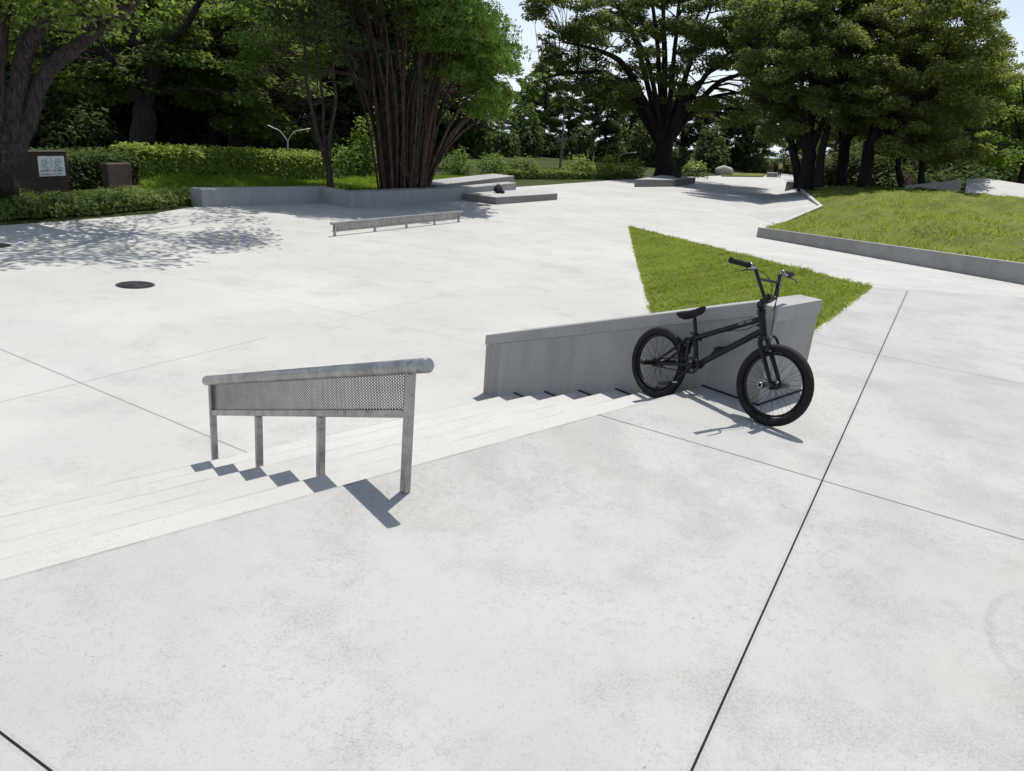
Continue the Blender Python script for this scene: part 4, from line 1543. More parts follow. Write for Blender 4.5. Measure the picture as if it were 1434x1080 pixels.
while len(cl) < 66:
    p = np.array([rg.uniform(-2.5, 8.0), rg.uniform(9.0, 17.5), rg.uniform(4.9, 8.2)])
    e = ((p[0]-2.6)/5.4)**2+((p[1]-13.9)/3.6)**2+((p[2]-6.4)/2.1)**2
    if e < 1: cl.append(p)
cl2 = in_poly_px([(-40, -60), (-30, 20), (30, 10), (60, 35), (90, 20), (130, 45), (200, 30), (210, -60)], 26, rg, 15.2, 19.5)
make_tree('cherry_tree', 'large old cherry tree with forked leaning trunk beside the notice board', cb, mains, np.concatenate([np.array(cl), cl2]),
          dict(rad=0.8, per=150, L=0.13, Wd=0.07, flat=0.45, up=0.5), (M_BARK_C, M_LEAF_C), rng=rg, twig_r=0.03)

# ------------------------------------------------------------------ two more big trees at the edge of the wood, left
def wood_edge(name, label, px, py, dist, limbs, poly, n, d0, d1, leaf, mat, seed, trunk_r=0.4, bark=None):
    g_ = np.random.default_rng(seed)
    b = at(px, py, ZL)
    b = far(px, py, dist); b[2] = ZL
    t0 = far(*limbs[0], dist)
    mains = [([b+np.array([0, 0, -.1]), b*0.5+t0*0.5+np.array([0, 0, 0]), t0], [trunk_r*1.25, trunk_r, trunk_r*0.85])]
    for lm in limbs[1]if False else limbs[1:]:
        pts = [t0]+[far(x, y, dist+dd) for x, y, dd in lm]
        k = len(pts)
        mains.append((pts, list(np.linspace(trunk_r*0.62, trunk_r*0.12, k))))
    C = in_poly_px(poly, n, g_, d0, d1)
    return make_tree(name, label, b, mains, C, leaf, (bark or M_BARK_Z, mat), rng=g_)


wood_edge('broadleaf_tree', 'broad dark-trunked tree with bright sunlit leaves behind the brown box', 197, 244, 31,
          [(203, 150), [(200, 90, 0), (192, 30, .5), (185, -80, 1)], [(225, 70, -.5), (262, 35, -1), (300, -40, -2)], [(215, 110, .6), (290, 60, 1), (350, 20, 2)], [(170, 100, -.6), (130, 50, -1.2), (110, -40, -1.5)]],
          [(-30, -25), (20, 100), (60, 130), (120, 150), (170, 135), (250, 125), (330, 150), (385, 110), (400, 30), (380, -30)], 125, 29.5, 37,
          dict(rad=0.95, per=280, L=0.20, Wd=0.105, flat=0.32, up=0.6), M_LEAF_C, 31, 0.42)
wood_edge('broadleaf_tree', 'leafy dark tree left of the pine, its low branches hanging over the lime hedge', 332, 235, 38,
          [(330, 160), [(320, 90, 0), (305, 20, 0), (300, -80, 0)], [(350, 120, -1), (380, 80, -2), (410, 20, -2)], [(345, 140, 1), (400, 130, 0), (440, 110, 0)]],
          [(230, 60), (250, 150), (300, 175), (360, 190), (420, 180), (430, 120), (430, 20), (420, -30), (240, -30)], 105, 35, 43,
          dict(rad=1.1, per=280, L=0.23, Wd=0.12, flat=0.32, up=0.6, drop=0.15), M_LEAF_C, 32, 0.36)

# ------------------------------------------------------------------ many-stemmed pine
pb = at(567, 267, ZP-0.05)
DP = float(np.linalg.norm((pb-CAM)[:2]))+1.5
pb = far(567, 255, DP); pb[2] = ZL
g_ = np.random.default_rng(41)
mains, tips = [], []
right_poly = [(520, -220), (545, -20), (590, 5), (575, 45), (610, 66), (600, 100), (650, 118), (676, 108), (664, 150), (672, 166), (690, 162), (702, 138), (705, 95), (693, 52), (672, 22), (655, -20), (690, -220)]
left_poly = [(330, -120), (338, 60), (352, 130), (400, 160), (450, 140), (480, 60), (500, -20), (500, -120)]
top_poly = [(330, -240), (335, -40), (400, -25), (470, -20), (520, 4), (600, -5), (640, -60), (640, -240)]
Cr = in_poly_px(right_poly, 112, g_, DP-3.2, DP+3.4)
Clf = in_poly_px(left_poly, 34, g_, DP-1.0, DP+4)
Ct = in_poly_px(top_poly, 70, g_, DP-3.5, DP+4.5)
allC = np.concatenate([Cr, Clf, Ct])
axr = unit(np.array([RIGHT[0], RIGHT[1], 0])); axd = unit(np.array([_fw[0], _fw[1], 0]))
for k in range(46):
    ang_ = 2*math.pi*k/46+g_.uniform(-.1, .1)
    ro = g_.uniform(0.25, 0.80)
    st_ = pb+axr*ro*math.cos(ang_)+axd*ro*math.sin(ang_)
    fx = math.cos(ang_)
    # fan outwards: near-vertical stems in the middle, sweeping ones at the sides
    tipd = pb+axr*(fx*ro*g_.uniform(2.6, 5.2)-0.35)+axd*(math.sin(ang_)*ro*g_.uniform(2.5, 3.6))+np.array([0, 0, 7.0-1.6*abs(fx)*ro+g_.uniform(-.6, .8)])
    wob = axr*g_.normal()*0.14+axd*g_.normal()*0.14
    mid1 = st_+(tipd-st_)*0.24+np.array([0, 0, 1.15])+wob*.6
    mid2 = st_+(tipd-st_)*0.60+np.array([0, 0, 0.95])-wob*0.6
    r0 = g_.uniform(0.035, 0.072)
    mains.append(([st_+np.array([0, 0, -.2]), mid1, mid2, tipd], [r0, r0*0.75, r0*0.55, r0*0.25]))
for tx, ty in ((690, 150), (705, 160), (668, 160), (715, 120), (640, 140), (650, 95), (700, 90)):
    st_ = pb+axr*g_.uniform(0.2, 0.7)+axd*g_.uniform(0, .5)
    e_ = far(tx, ty, DP+g_.uniform(-2, 2))
    mains.append(([st_, st_+(e_-st_)*0.35+np.array([0, 0, 0.75]), st_+(e_-st_)*0.7+np.array([0, 0, 0.6]), e_], [0.065, 0.055, 0.04, 0.02]))


def needles(root, o):
    # flat-bottomed cushions of needle tufts
    def cushions(C, per, name, mat, flat=0.5):
        n = len(C)
        r = g_.uniform(0.45, 0.95, n)
        idx = np.repeat(np.arange(n), per)
        D = g_.normal(size=(len(idx), 3)); D /= np.linalg.norm(D, axis=1)[:, None]
        D[:, 2] = np.where(D[:, 2] < -0.15, -D[:, 2], D[:, 2])
        bump_ = 1+0.22*np.sin(D[:, 0]*9+idx)+0.2*np.sin(D[:, 1]*10+idx*2.1)
        P = (C-o)[idx]+D*(r[idx]*g_.uniform(0.86, 1.0, len(idx))*bump_)[:, None]*np.array([1, 1, flat])
        # each tuft: one slim needle blade pointing up and out
        Nn = D+np.array([0, 0, 0.25])+g_.normal(size=D.shape)*0.33
        T = np.cross(Nn, g_.normal(size=D.shape)); T /= np.linalg.norm(T, axis=1)[:, None]
        T = T+D*0.55; T /= np.linalg.norm(T, axis=1)[:, None]
        S = np.cross(T, Nn); S /= np.linalg.norm(S, axis=1)[:, None]
        Ln = g_.uniform(0.06, 0.12, len(idx))[:, None]; Wn = 0.018
        Q = np.stack([P-S*Wn*0.5, P+S*Wn*0.5, P+T*Ln+S*Wn*1.3, P+T*Ln-S*Wn*1.3], 1)
        link(name, big_mesh(name, Q, 4), mat, root)
    cushions(np.concatenate([Cr, Ct]), 1500, 'needles', M_NEEDLE, 0.6)
    cushions(Clf, 520, 'needles', M_NEEDLE, 0.5)
    # dead inner twigs, brown
    Ci = in_poly_px([(345, -80), (360, 130), (420, 175), (470, 150), (500, 110), (480, -80)], 60, g_, DP-2.5, DP+3)-o
    Ci2 = in_poly_px([(560, 40), (560, 100), (640, 160), (680, 165), (690, 120), (620, 40)], 40, g_, DP-1.0, DP+3)-o
    tw = MB()
    for c in np.concatenate([Ci, Ci2]):
        for _ in range(5):
            e = c+g_.normal(size=3)*np.array([.7, .7, .45])
            tw.tube([c, (c+e)/2+g_.normal(size=3)*.08, e], [0.016, 0.010, 0.004], 3, caps=False)
    tw.build('dry_twigs', M_NEEDLE_B, root, recalc=False)


make_tree('pine_tree', 'big umbrella pine fanning out from dozens of reddish stems inside the planter', pb, mains, allC,
          dict(rad=0.5, per=12, L=0.14, Wd=0.03, flat=0.5, up=0.3), (M_BARK_P, M_NEEDLE), rng=g_, twig_r=0.016, extra=needles, sag=0.06)

# thin multi-stem tree left of it
tb = at(462, 265, ZP-0.05)
DT = float(np.linalg.norm((tb-CAM)[:2]))+0.6
tb = far(462, 262, DT); tb[2] = ZL
T_ = lambda *ps: [far(x, y, DT+d) for x, y, d in ps]
mains = [([tb+np.array([0, 0, -.1]), far(462, 250, DT), far(458, 225, DT), far(446, 195, DT), far(436, 150, DT), far(428, 100, DT), far(425, 30, DT)], [0.12, 0.1, 0.085, 0.07, 0.055, 0.045, 0.02]),
         (T_((458, 225, 0), (453, 190, 0), (452, 140, .2), (444, 80, .4), (440, 10, .5)), [0.07, 0.055, 0.045, 0.04, 0.02]),
         (T_((460, 230, 0), (462, 190, -.2), (470, 140, -.3), (466, 90, -.4), (470, 30, -.5)), [0.07, 0.05, 0.045, 0.035, 0.02])]
C = in_poly_px([(380, -60), (390, 60), (430, 110), (480, 90), (500, 20), (490, -60)], 34, g_, DT-1.5, DT+1.5)
make_tree('slender_tree', 'slender tree with three thin trunks leaning beside the big pine', tb, mains, C,
          dict(rad=0.5, per=90, L=0.13, Wd=0.07, flat=0.5, up=0.5), (M_BARK_C, M_LEAF_W), rng=g_, twig_r=0.014)

# ------------------------------------------------------------------ zelkovas
def zelkova(label, px, dist, zb, fork_y, trunk_r, fan, poly, n, depth, leaf, mat, seed, name='zelkova_tree', extra_stems=()):
    g2 = np.random.default_rng(seed)
    b = far(px, 240, dist); b[2] = zb
    f = far(px+2, fork_y, dist)
    mains = [([b+np.array([0, 0, -.2]), b*0.6+f*0.4, f], [trunk_r*1.35, trunk_r, trunk_r*0.9])]
    for (tx, ty, dd) in fan:
        e = far(tx, ty, dist+dd)
        s0 = f+axr*((tx-px)/300.0)*trunk_r*1.1+axd*np.sign(dd)*trunk_r*0.4-np.array([0, 0, 0.6])
        m1 = s0+(e-s0)*0.4+np.array([0, 0, np.linalg.norm((e-s0)[:2])*0.28])
        m2 = s0+(e-s0)*0.72+np.array([0, 0, np.linalg.norm((e-s0)[:2])*0.18])
        r_ = trunk_r*g2.uniform(0.30, 0.46)
        mains.append(([s0, m1, m2, e], [r_, r_*0.7, r_*0.45, r_*0.15]))
    for pts, r_ in extra_stems:
        mains.append(([far(x, y, dist+d) for x, y, d in pts], list(np.linspace(r_, r_*0.3, len(pts)))))
    C = in_poly_px(poly, n, g2, dist-depth, dist+depth)
    return make_tree(name, label, b, mains, C, leaf, (M_BARK_Z, mat), rng=g2, twig_r=0.035)


fanA = [(790, 60, -3), (830, -40, 2), (870, 20, -4), (900, -90, 0), (925, -60, 3), (960, -100, -2), (1000, 0, 3), (1040, 60, -3), (860, 120, 3), (985, 110, -4), (760, 110, 1), (1075, 100, 2)]
zelkova('great spreading zelkova with a massive dark trunk at the centre of the photo', 930, 59, ZL, 186, 0.68, fanA,
        [(738, -45), (742, 20), (752, 60), (748, 100), (790, 112), (800, 150), (850, 160), (880, 172), (905, 150), (950, 135), (985, 160), (1020, 178), (1060, 170), (1100, 130), (1120, -45)], 330, 5.5,
        dict(rad=0.92, per=340, L=0.20, Wd=0.115, flat=0.40, up=0.36), M_LEAF_Z, 51)
fanB = [(1060, 60, -2), (1090, -60, 2), (1130, -100, -2), (1170, -40, 2), (1080, 120, 2), (1200, 60, -2), (1040, 120, 0)]
zelkova('dark zelkova with clustered trunks at the left corner of the mound', 1133, 50, -0.1, 200, 0.42, fanB,
        [(1030, -45), (1035, 70), (1050, 150), (1090, 190), (1160, 195), (1210, 160), (1225, 60), (1215, -45)], 215, 5.5,
        dict(rad=0.80, per=330, L=0.19, Wd=0.11, flat=0.45, up=0.36), M_LEAF_Z, 52,
        extra_stems=[(((1118, 262, 1), (1112, 215, 1.5), (1095, 160, 2), (1075, 110, 2)), 0.30), (((1147, 262, -1), (1150, 215, -1), (1165, 160, -1), (1180, 110, -1)), 0.28)])
fanC = [(1160, 40, -2), (1190, -60, 2), (1230, 0, -2), (1260, 80, 1), (1150, 120, 2)]
zelkova('dark zelkova standing straight behind the mound crest, second trunk from its left corner', 1182, 54, -0.2, 195, 0.36, fanC,
        [(1140, -40), (1140, 90), (1160, 180), (1240, 205), (1290, 180), (1270, -40)], 150, 5,
        dict(rad=0.80, per=330, L=0.19, Wd=0.11, flat=0.45, up=0.36), M_LEAF_Z, 53)
fanD = [(1210, 40, -2), (1250, -60, 2), (1290, 0, -2), (1330, 60, 2), (1360, 30, -1), (1390, 110, 1), (1300, 140, -3), (1350, 170, -2), (1240, 140, -2)]
zelkova('broad zelkova with olive sunlit top at the right, behind the mound', 1217, 50, -0.1, 198, 0.36, fanD,
        [(1190, -30), (1192, 40), (1205, 120), (1225, 190), (1245, 208), (1270, 222), (1330, 226), (1370, 214), (1375, 195), (1385, 150), (1412, 112), (1408, 70), (1396, 30), (1384, -10), (1378, -35)], 310, 6.5,
        dict(rad=0.82, per=340, L=0.19, Wd=0.105, flat=0.42, up=0.42), M_LEAF_Z2, 54,
        extra_stems=[(((1290, 262, 3), (1292, 225, 3), (1300, 180, 2), (1320, 130, 1)), 0.22), (((1262, 262, 2), (1258, 225, 2), (1266, 180, 2), (1280, 120, 1)), 0.2)])
zelkova('light green young tree at the right edge of the picture', 1436, 54, 0.0, 225, 0.22, [(1400, 130, -1), (1430, 100, 0), (1470, 120, 1), (1390, 180, 0), (1480, 180, 0)],
        [(1362, 205), (1378, 165), (1372, 140), (1402, 122), (1420, 106), (1450, 100), (1520, 110), (1530, 225), (1450, 238), (1392, 236)], 75, 3.5,
        dict(rad=0.85, per=280, L=0.22, Wd=0.12, flat=0.34, up=0.6), M_LEAF_L, 55, name='young_tree')

# leaning ivy-clad stem beside the great trunk
ib = at(949, 255.5, ZL+0.1)
DI = float(np.linalg.norm((ib-CAM)[:2]))
mains = [([ib, far(949, 245, DI), far(952, 233, DI), far(957, 220, DI), far(962, 208, DI)], [0.24, 0.2, 0.19, 0.15, 0.06])]
C = np.concatenate([np.array([far(950+g_.uniform(-3, 3), 250-k*3.2, DI+g_.uniform(-.2, .2)) for k in range(8)]), in_poly_px([(940, 222), (955, 205), (966, 214), (958, 228)], 8, g_, DI-.4, DI+.4)])
make_tree('ivy_stem', 'short dark leaning stem covered with leaves right of the great trunk', ib, mains, C, dict(rad=0.26, per=60, L=0.16, Wd=0.1, flat=0.9, up=0.3), (M_BARK_Z, M_LEAF_W), rng=g_, cat='small tree', twig_r=0.02)

# ------------------------------------------------------------------ the wood behind: three kinds, copied
def generic_tree(seed, h, rad, n, per, L, mat, low, label):
    g3 = np.random.default_rng(seed)
    b = np.zeros(3)
    mains = [([b+np.array([0, 0, -.3]), np.array([.1, 0, h*.3]), np.array([0, .15, h*.62]), np.array([.2, .1, h*.9])], [0.34, 0.26, 0.2, 0.06])]
    for k in range(7):
        a_ = 2*math.pi*k/7+g3.uniform(-.4, .4)
        z0 = h*g3.uniform(0.25, 0.6)
        e = np.array([math.cos(a_)*rad*0.8, math.sin(a_)*rad*0.8, z0+h*g3.uniform(0.08, 0.3)])
        mains.append(([np.array([0, 0, z0]), np.array([e[0]*.5, e[1]*.5, z0+(e[2]-z0)*.65]), e], [0.12, 0.08, 0.03]))
    C = []
    while len(C) < n:
        p = g3.uniform(-1, 1, 3)
        if np.linalg.norm(p) < 1 and np.linalg.norm(p) > 0.45:
            C.append(np.array([p[0]*rad, p[1]*rad, low+(p[2]*0.5+0.5)*(h-low)]))
    return make_tree('wood_tree', label, (0, 0, 0), mains, np.array(C), dict(rad=1.0, per=per, L=L, Wd=L*0.55, flat=0.4, up=0.5, drop=0.08), (M_BARK_Z, mat), 'trees of the dark wood', rng=g3, twig_r=0.03)


LBL = 'tree of the dark wood behind the hedges and planter'
protos = [generic_tree(61, 13, 3.9, 78, 190, 0.34, M_LEAF_W, 2.0, LBL), generic_tree(62, 11.5, 4.3, 78, 190, 0.36, M_LEAF_W, 1.4, LBL), generic_tree(63, 14, 4.0, 80, 190, 0.34, M_LEAF_C, 2.6, LBL)]
spots = []
g4 = np.random.default_rng(70)
for px in range(-60, 620, 62): spots.append((px+g4.uniform(-15, 15), g4.uniform(43, 50), 1.0))
for px in range(-60, 630, 52): spots.append((px+g4.uniform(-15, 15), g4.uniform(50, 62)+(10 if px > 600 else 0), 1.15))
for px in range(0, 640, 64): spots.append((px+g4.uniform(-15, 15), g4.uniform(72, 88), 1.25))
for px in range(690, 1075, 26): spots.append((px+g4.uniform(-10, 10), g4.uniform(92, 114), 0.74))
for px in range(1075, 1480, 36): spots.append((px+g4.uniform(-10, 10), g4.uniform(72, 98)+(40 if px < 1150 else 0), 0.95))
for i, (px, ds, s) in enumerate(spots):
    o = protos[i] if i < 3 else copy_tree(protos[i % 3])
    p = far(px, 200, ds)
    o.location = (p[0], p[1], ZL-0.05)
    o.rotation_euler = (0, 0, g4.uniform(0, 6.28))
    k = s*g4.uniform(0.88, 1.12)
    o.scale = (k, k, k)

# understorey shrubs filling the shade
US = 'dark leafy shrub in the shade under the wood'
up0 = shrub('understorey_shrub', US, (0, 0, 0), [(0, 0, .9, 1.3, 1.2, .95), (.9, .3, .6, .9, .9, .7), (-.8, -.3, .7, 1.0, .9, .75)], 260, 0.26, 0.14, M_LEAF_W, 'shrubs under the wood', seed=81)
up1 = shrub('understorey_shrub', US, (0, 0, 0), [(0, 0, 1.3, 1.1, 1.1, 1.3), (.7, .4, .8, .9, .8, .9), (-.7, .2, .7, .9, .9, .8)], 260, 0.26, 0.14, M_LEAF_W, 'shrubs under the wood', seed=82)
us = []
for px in range(-40, 600, 40): us.append((px+g4.uniform(-12, 12), g4.uniform(37, 47), 1.0))
for px in range(-20, 1060, 44): us.append((px+g4.uniform(-12, 12), g4.uniform(62, 84)+(44 if px > 1030 else 20 if px > 700 else 0), 1.7))
for px in range(1190, 1470, 30): us.append((px+g4.uniform(-8, 8), g4.uniform(60, 66), 1.35))
for px in range(1000, 1460, 34): us.append((px+g4.uniform(-8, 8), g4.uniform(68, 84)+(44 if px < 1150 else 0), 1.5))
for i, (px, ds, s) in enumerate(us):
    o = (up0, up1)[i] if i < 2 else copy_tree((up0, up1)[i % 2])
    p = far(px, 200, ds)
    o.location = (p[0], p[1], ZL-0.03)
    o.rotation_euler = (0, 0, g4.uniform(0, 6.28))
    k = s*g4.uniform(0.8, 1.25)
    o.scale = (k, k, k*g4.uniform(0.9, 1.2))

# ------------------------------------------------------------------ hedges and bushes
def leaf_box(name, label, p0, p1, depth, h, n, L, mat, cat='hedge', seed=1, group=None, z0=None):
    """trimmed hedge along p0-p1"""
    g5 = np.random.default_rng(seed)
    root = empty(name, p0, label, cat, group)
    d = p1-p0; Ln = np.linalg.norm(d[:2]); d = d/np.linalg.norm(d); d[2] = 0
    q = np.array([-d[1], d[0], 0])
    if q@(p0-CAM) < 0: q = -q
    t = g5.uniform(0, Ln, n)
    face = g5.uniform(size=n)
    a_ = np.where(face < 0.55, g5.uniform(0, depth, n), np.where(face < 0.9, g5.normal(0.03, 0.05, n), g5.uniform(0, depth, n)))
    top = h*(1+0.05*np.sin(t*1.7)+0.04*np.sin(t*4.1))
    z = np.where(face < 0.55, top+g5.normal(-0.02, 0.05, n), g5.uniform(0.02, 1, n)*top)
    N = np.where((face < 0.55)[:, None], np.array([0, 0, 1.0]), -q)
    P = d*t[:, None]+q*a_[:, None]+np.array([0, 0, 1.0])*z[:, None]
    Q = leaf_quads(P, L, L*0.55, 0.35, normals=N, rng=g5)
    # shoots sticking out of the clipped top
    m = n//25
    ts = g5.uniform(0, Ln, m)
    Ps = d*ts[:, None]+q*g5.uniform(0, depth, m)[:, None]+np.array([0, 0, 1.0])*(h+g5.uniform(0.0, 0.2, m))[:, None]
    Q = np.concatenate([Q, leaf_quads(Ps, L*1.2, L*0.5, 0.2, rng=g5)])
    link('foliage', big_mesh('foliage', Q, 4), mat, root)
    mb = MB()
    for k in range(int(Ln/0.25)):
        b0 = d*(k*0.25+0.1)+q*depth*g5.uniform(0.25, 0.75)
        for _ in range(4):
            mb.tube(curve_to(b0, b0+np.array([0, 0, h*0.93])+g5.normal(size=3)*np.array([.14, .14, .05]), g5, 0, 3), [0.014, 0.011, 0.008, 0.004], 4, caps=False)
    mb.build('stems', M_BARK_Z, root, recalc=False)
    return root


h0_ = at(190, 252, ZL); h1_ = at(458, 251, ZL)
leaf_box('trimmed_hedge', 'long clipped hedge with lime sunlit top behind the planter at left', h0_, h1_, 1.3, height_for(h0_, 212), 26000, 0.11, M_HEDGE, seed=3)
leaf_box('shaded_hedge', 'dark clipped hedge in deep shade between notice board and brown box', at(88, 266, ZL), at(196, 257, ZL), 1.2, 0.72, 12000, 0.11, M_LEAF_W, seed=33)  # darker leaf material than the lime hedge: shade put into the leaf colour
b_ = at(506, 252, ZL)
shrub('tall_bush', 'tall leafy green bush with upright shoots left of the pine stems', b_, [(0, 0, .8, .85, .8, .8), (.1, 0, 1.7, .5, .5, .8), (-.9, 0, .6, .7, .7, .6), (.9, .2, .6, .7, .7, .6)], 420, 0.14, 0.075, M_BUSH, seed=4)
for i, (px, py, ty, wpx, mat, lab, nm) in enumerate((
        (640, 250, 207, 46, M_BUSH, 'round leafy bush just right of the pine stems', 'leafy_bush'),
        (690, 250, 213, 44, M_BUSH, 'green bush behind the long pale ledge', 'leafy_bush'),
        (735, 249, 218, 44, M_SHRUB, 'dark green bush left of the slim grey pole', 'leafy_bush'),
        (812, 249, 216, 50, M_HEDGE, 'yellow-green bush right of the slim grey pole', 'leafy_bush'),
        (850, 249, 214, 46, M_HEDGE, 'yellow-green bush between slim pole and great trunk', 'leafy_bush'),
        (886, 250, 219, 38, M_HEDGE, 'yellow-green bush touching the left of the great trunk', 'leafy_bush'),
        (972, 247, 226, 40, M_HEDGE, 'low yellow-green bush behind the two dark benches', 'leafy_bush'))):
    p = at(px, py, ZL)
    ds = np.linalg.norm((p-CAM)[:2])
    w = wpx*ds/F_PX/2
    h = height_for(p, ty)
    shrub(nm, lab, p, [(0, 0, h*.45, w, w*.8, h*.5), (w*.5, .1, h*.35, w*.7, w*.6, h*.42), (-w*.5, 0, h*.4, w*.7, w*.6, h*.45), (w*.1, 0, h*.72, w*.5, w*.4, h*.3)], 520/(ds/25)**1.6, 0.085*ds/25, 0.045*ds/25, mat, 'bushes along the back of the plaza', seed=90+i)
c0_, c1_ = at(722, 250.5, ZL), at(886, 250.8, ZL)
leaf_box('border_planting', 'low strip of border planting along the plaza edge before the bushes', c0_, c1_, 1.2, 0.36, 9000, 0.16, M_SHRUB, 'border planting', seed=6)
# shrubs at the left front edge of the plaza
fr = [at(-10, 306, ZL), at(50, 303, ZL), at(105, 299, ZL), at(160, 294, ZL), at(198, 291, ZL)]
lum = []
for p in fr:
    q = p-fr[0]
    lum += [(q[0], q[1]+0.15, .14, .55, .5, .21), (q[0]+.45, q[1]+.35, .15, .5, .45, .22), (q[0]+.1, q[1]+.75, .15, .55, .5, .22)]
shrub('shrub_border', 'low mounded green shrubs along the plaza edge under the cherry', fr[0], lum, 2600, 0.075, 0.035, M_SHRUB, None, 'shrubs', seed=7)
fr2 = [at(222, 287, ZL), at(248, 285, ZL), at(270, 283, ZL)]
lum = [(*(p-fr2[0])[:2], .12, .4, .35, .2) for p in fr2]+[((p-fr2[0])[0]+.3, (p-fr2[0])[1]+.5, .14, .45, .4, .22) for p in fr2]
shrub('ground_plants', 'low straggly plants between shrub border and planter wall', fr2[0], lum, 1500, 0.09, 0.03, M_SHRUB, None, 'plants', seed=8)
# long bright grass behind the planter wall
gp = [at(215, 274, ZL)[:2], at(300, 277, ZL)[:2], at(450, 271, ZL)[:2], at(530, 270, ZL)[:2], at(690, 266, ZL)[:2], at(690, 254, ZL)[:2], at(450, 255, ZL)[:2], at(200, 257, ZL)[:2]]
spol = [tuple(p) for p in soil_poly]
o = blades('meadow_grass', lambda Q: np.full(len(Q), ZL-0.02), [tuple(p) for p in gp], 52000, 0.26, 0.022, M_BLADE3, 23, lean=0.7, clump=0.7)
tag(o, 'long bright grass growing behind the planter wall', 'grass')

# ------------------------------------------------------------------ notice board and brown box
def facing(p0, p1):
    d = p1-p0; d[2] = 0; Ln = np.linalg.norm(d); d = d/Ln
    q = np.array([-d[1], d[0], 0])
    if q@(p0-CAM) < 0: q = -q
    return d, q, Ln


n0, n1 = at(26, 276.5, ZL), at(100, 271.5, ZL)
d, q, Ln = facing(n0.copy(), n1.copy())
Rn = np.stack([d, q, np.array([0, 0, 1.0])], 1)
hN = height_for(n1, 213.5)
nb = empty('notice_board', n0, 'dark brown board with a white two-panel notice beside the cherry trunk', 'notice board')
mb = MB(); mb.box(d*Ln/2+q*0.14+np.array([0, 0, hN/2]), (Ln, 0.22, hN), Rn, bevel=0.012); mb.build('board', M_BROWN, nb)
mb = MB(); mb.box(d*Ln/2+q*0.14+np.array([0, 0, hN+0.012]), (Ln+0.04, 0.27, 0.03), Rn, bevel=0.006); mb.build('top_cap', M_BROWN, nb)
nw, nh = Ln*0.50, hN*0.47
nc = d*(Ln*0.68)+q*0.020+np.array([0, 0, hN*0.68])
mb = MB(); mb.box(nc, (nw, 0.02, nh), Rn, bevel=0.003); notice = mb.build('notice', M_SIGNW, nb)


def on(mb_, x, z, w, h, lift=0.0125):
    mb_.box(nc+d*x-q*lift+np.array([0, 0, z]), (w, 0.003, h), Rn)


mb = MB()
for sx in (-0.25, 0.25):
    c = nc+d*sx*nw-q*0.0125+np.array([0, 0, nh*0.22])
    mb.torus(c, q, nh*0.20, 0.009, 28, 6, 0.003)
    for a_ in (0.3, 2.0): mb.tube([c+d*nh*0.12*math.cos(a_)+np.array([0, 0, nh*0.12*math.sin(a_)]), c-d*nh*0.12*math.cos(a_)-np.array([0, 0, nh*0.10*math.sin(a_)])], 0.006, 6)
    mb.ellipsoid(c+d*0.01, (0.03, 0.004, 0.03), 10, 6)
for sx in (-0.02, 0.02): on(mb, sx*nw, nh*0.2, 0.006, nh*0.4)
mb.build('pictograms', M_SIGNG, notice)
mb = MB()
rr = random.Random(9)
for row, (zf, hh) in enumerate(((-0.10, .05), (-0.22, .075), (-0.40, .05))):
    x = -0.43
    while x < 0.43:
        w = rr.uniform(0.015, 0.04)
        if not (-0.03 < x < 0.05) and rr.random() < 0.72 and not (row == 0 and x < -0.2):
            on(mb, x*nw, zf*nh, w*nw, hh*nh*rr.uniform(0.6, 1.0))
            if rr.random() < 0.5: on(mb, x*nw, zf*nh+hh*nh*0.3, w*nw*1.5, hh*nh*0.2, 0.0128)
        x += w+0.018
mb.build('lettering', M_SIGNK, notice)

x0, x1 = at(155, 268.5, ZL), at(187, 266, ZL)
d, q, Ln = facing(x0.copy(), x1.copy())
Rn = np.stack([d, q, np.array([0, 0, 1.0])], 1)
hB = height_for(x0, 229.5)
bx = empty('steel_box', x0, 'small brown steel cabinet with paler front panel behind the low shrubs', 'cabinet')
mb = MB(); mb.box(d*Ln*0.5+q*0.12+np.array([0, 0, hB/2]), (Ln*1.04, 0.16, hB), Rn, bevel=0.01); mb.build('body', M_BROWN, bx)
mb = MB(); mb.box(d*Ln*0.5+q*0.03+np.array([0, 0, hB*0.5+0.01]), (Ln, 0.02, hB*0.94), Rn, bevel=0.004); dr_ = mb.build('door', M_BROWN2, bx)
mb = MB(); mb.tube([d*Ln*0.88+q*0.012+np.array([0, 0, hB*0.45]), d*Ln*0.88+q*0.012+np.array([0, 0, hB*0.60])], 0.009, 8); mb.build('handle', M_BROWN, dr_)

# ------------------------------------------------------------------ bag on the pad
bp = at(697, 270.5, ZL+0.25)
bag = empty('backpack', bp, 'small dark purple and black bag slumped on the low concrete pad', 'bag')
M_BAG = simple('dark_fabric', (0.022, 0.020, 0.026), 0.85, 0, 0.3, 12, 0.3, 0.2)
M_BAGP = simple('purple_fabric', (0.045, 0.028, 0.085), 0.8, 0, 0.3, 12, 0.3, 0.2)
def slump(p, dd): return np.array([p[0]*(1+0.08*math.sin(9*dd[2])), p[1], p[2]*(1+0.10*math.sin(5*dd[0]+1)) if p[2] > 0 else p[2]*0.9])
mb = MB(); mb.ellipsoid((0, 0, 0.135), (0.17, 0.15, 0.155), 24, 14, slump); mb.build('body', M_BAG, bag)
mb = MB(); mb.ellipsoid(tuple(-axd*0.08+axr*0.02+np.array([0, 0, 0.13])), (0.095, 0.095, 0.105), 18, 12, slump); mb.build('pocket', M_BAGP, bag)
mb = MB(); mb.ellipsoid(tuple(axr*0.16-axd*0.03+np.array([0, 0, 0.055])), (0.09, 0.10, 0.06), 16, 10, slump); mb.build('flap', M_BAG, bag)
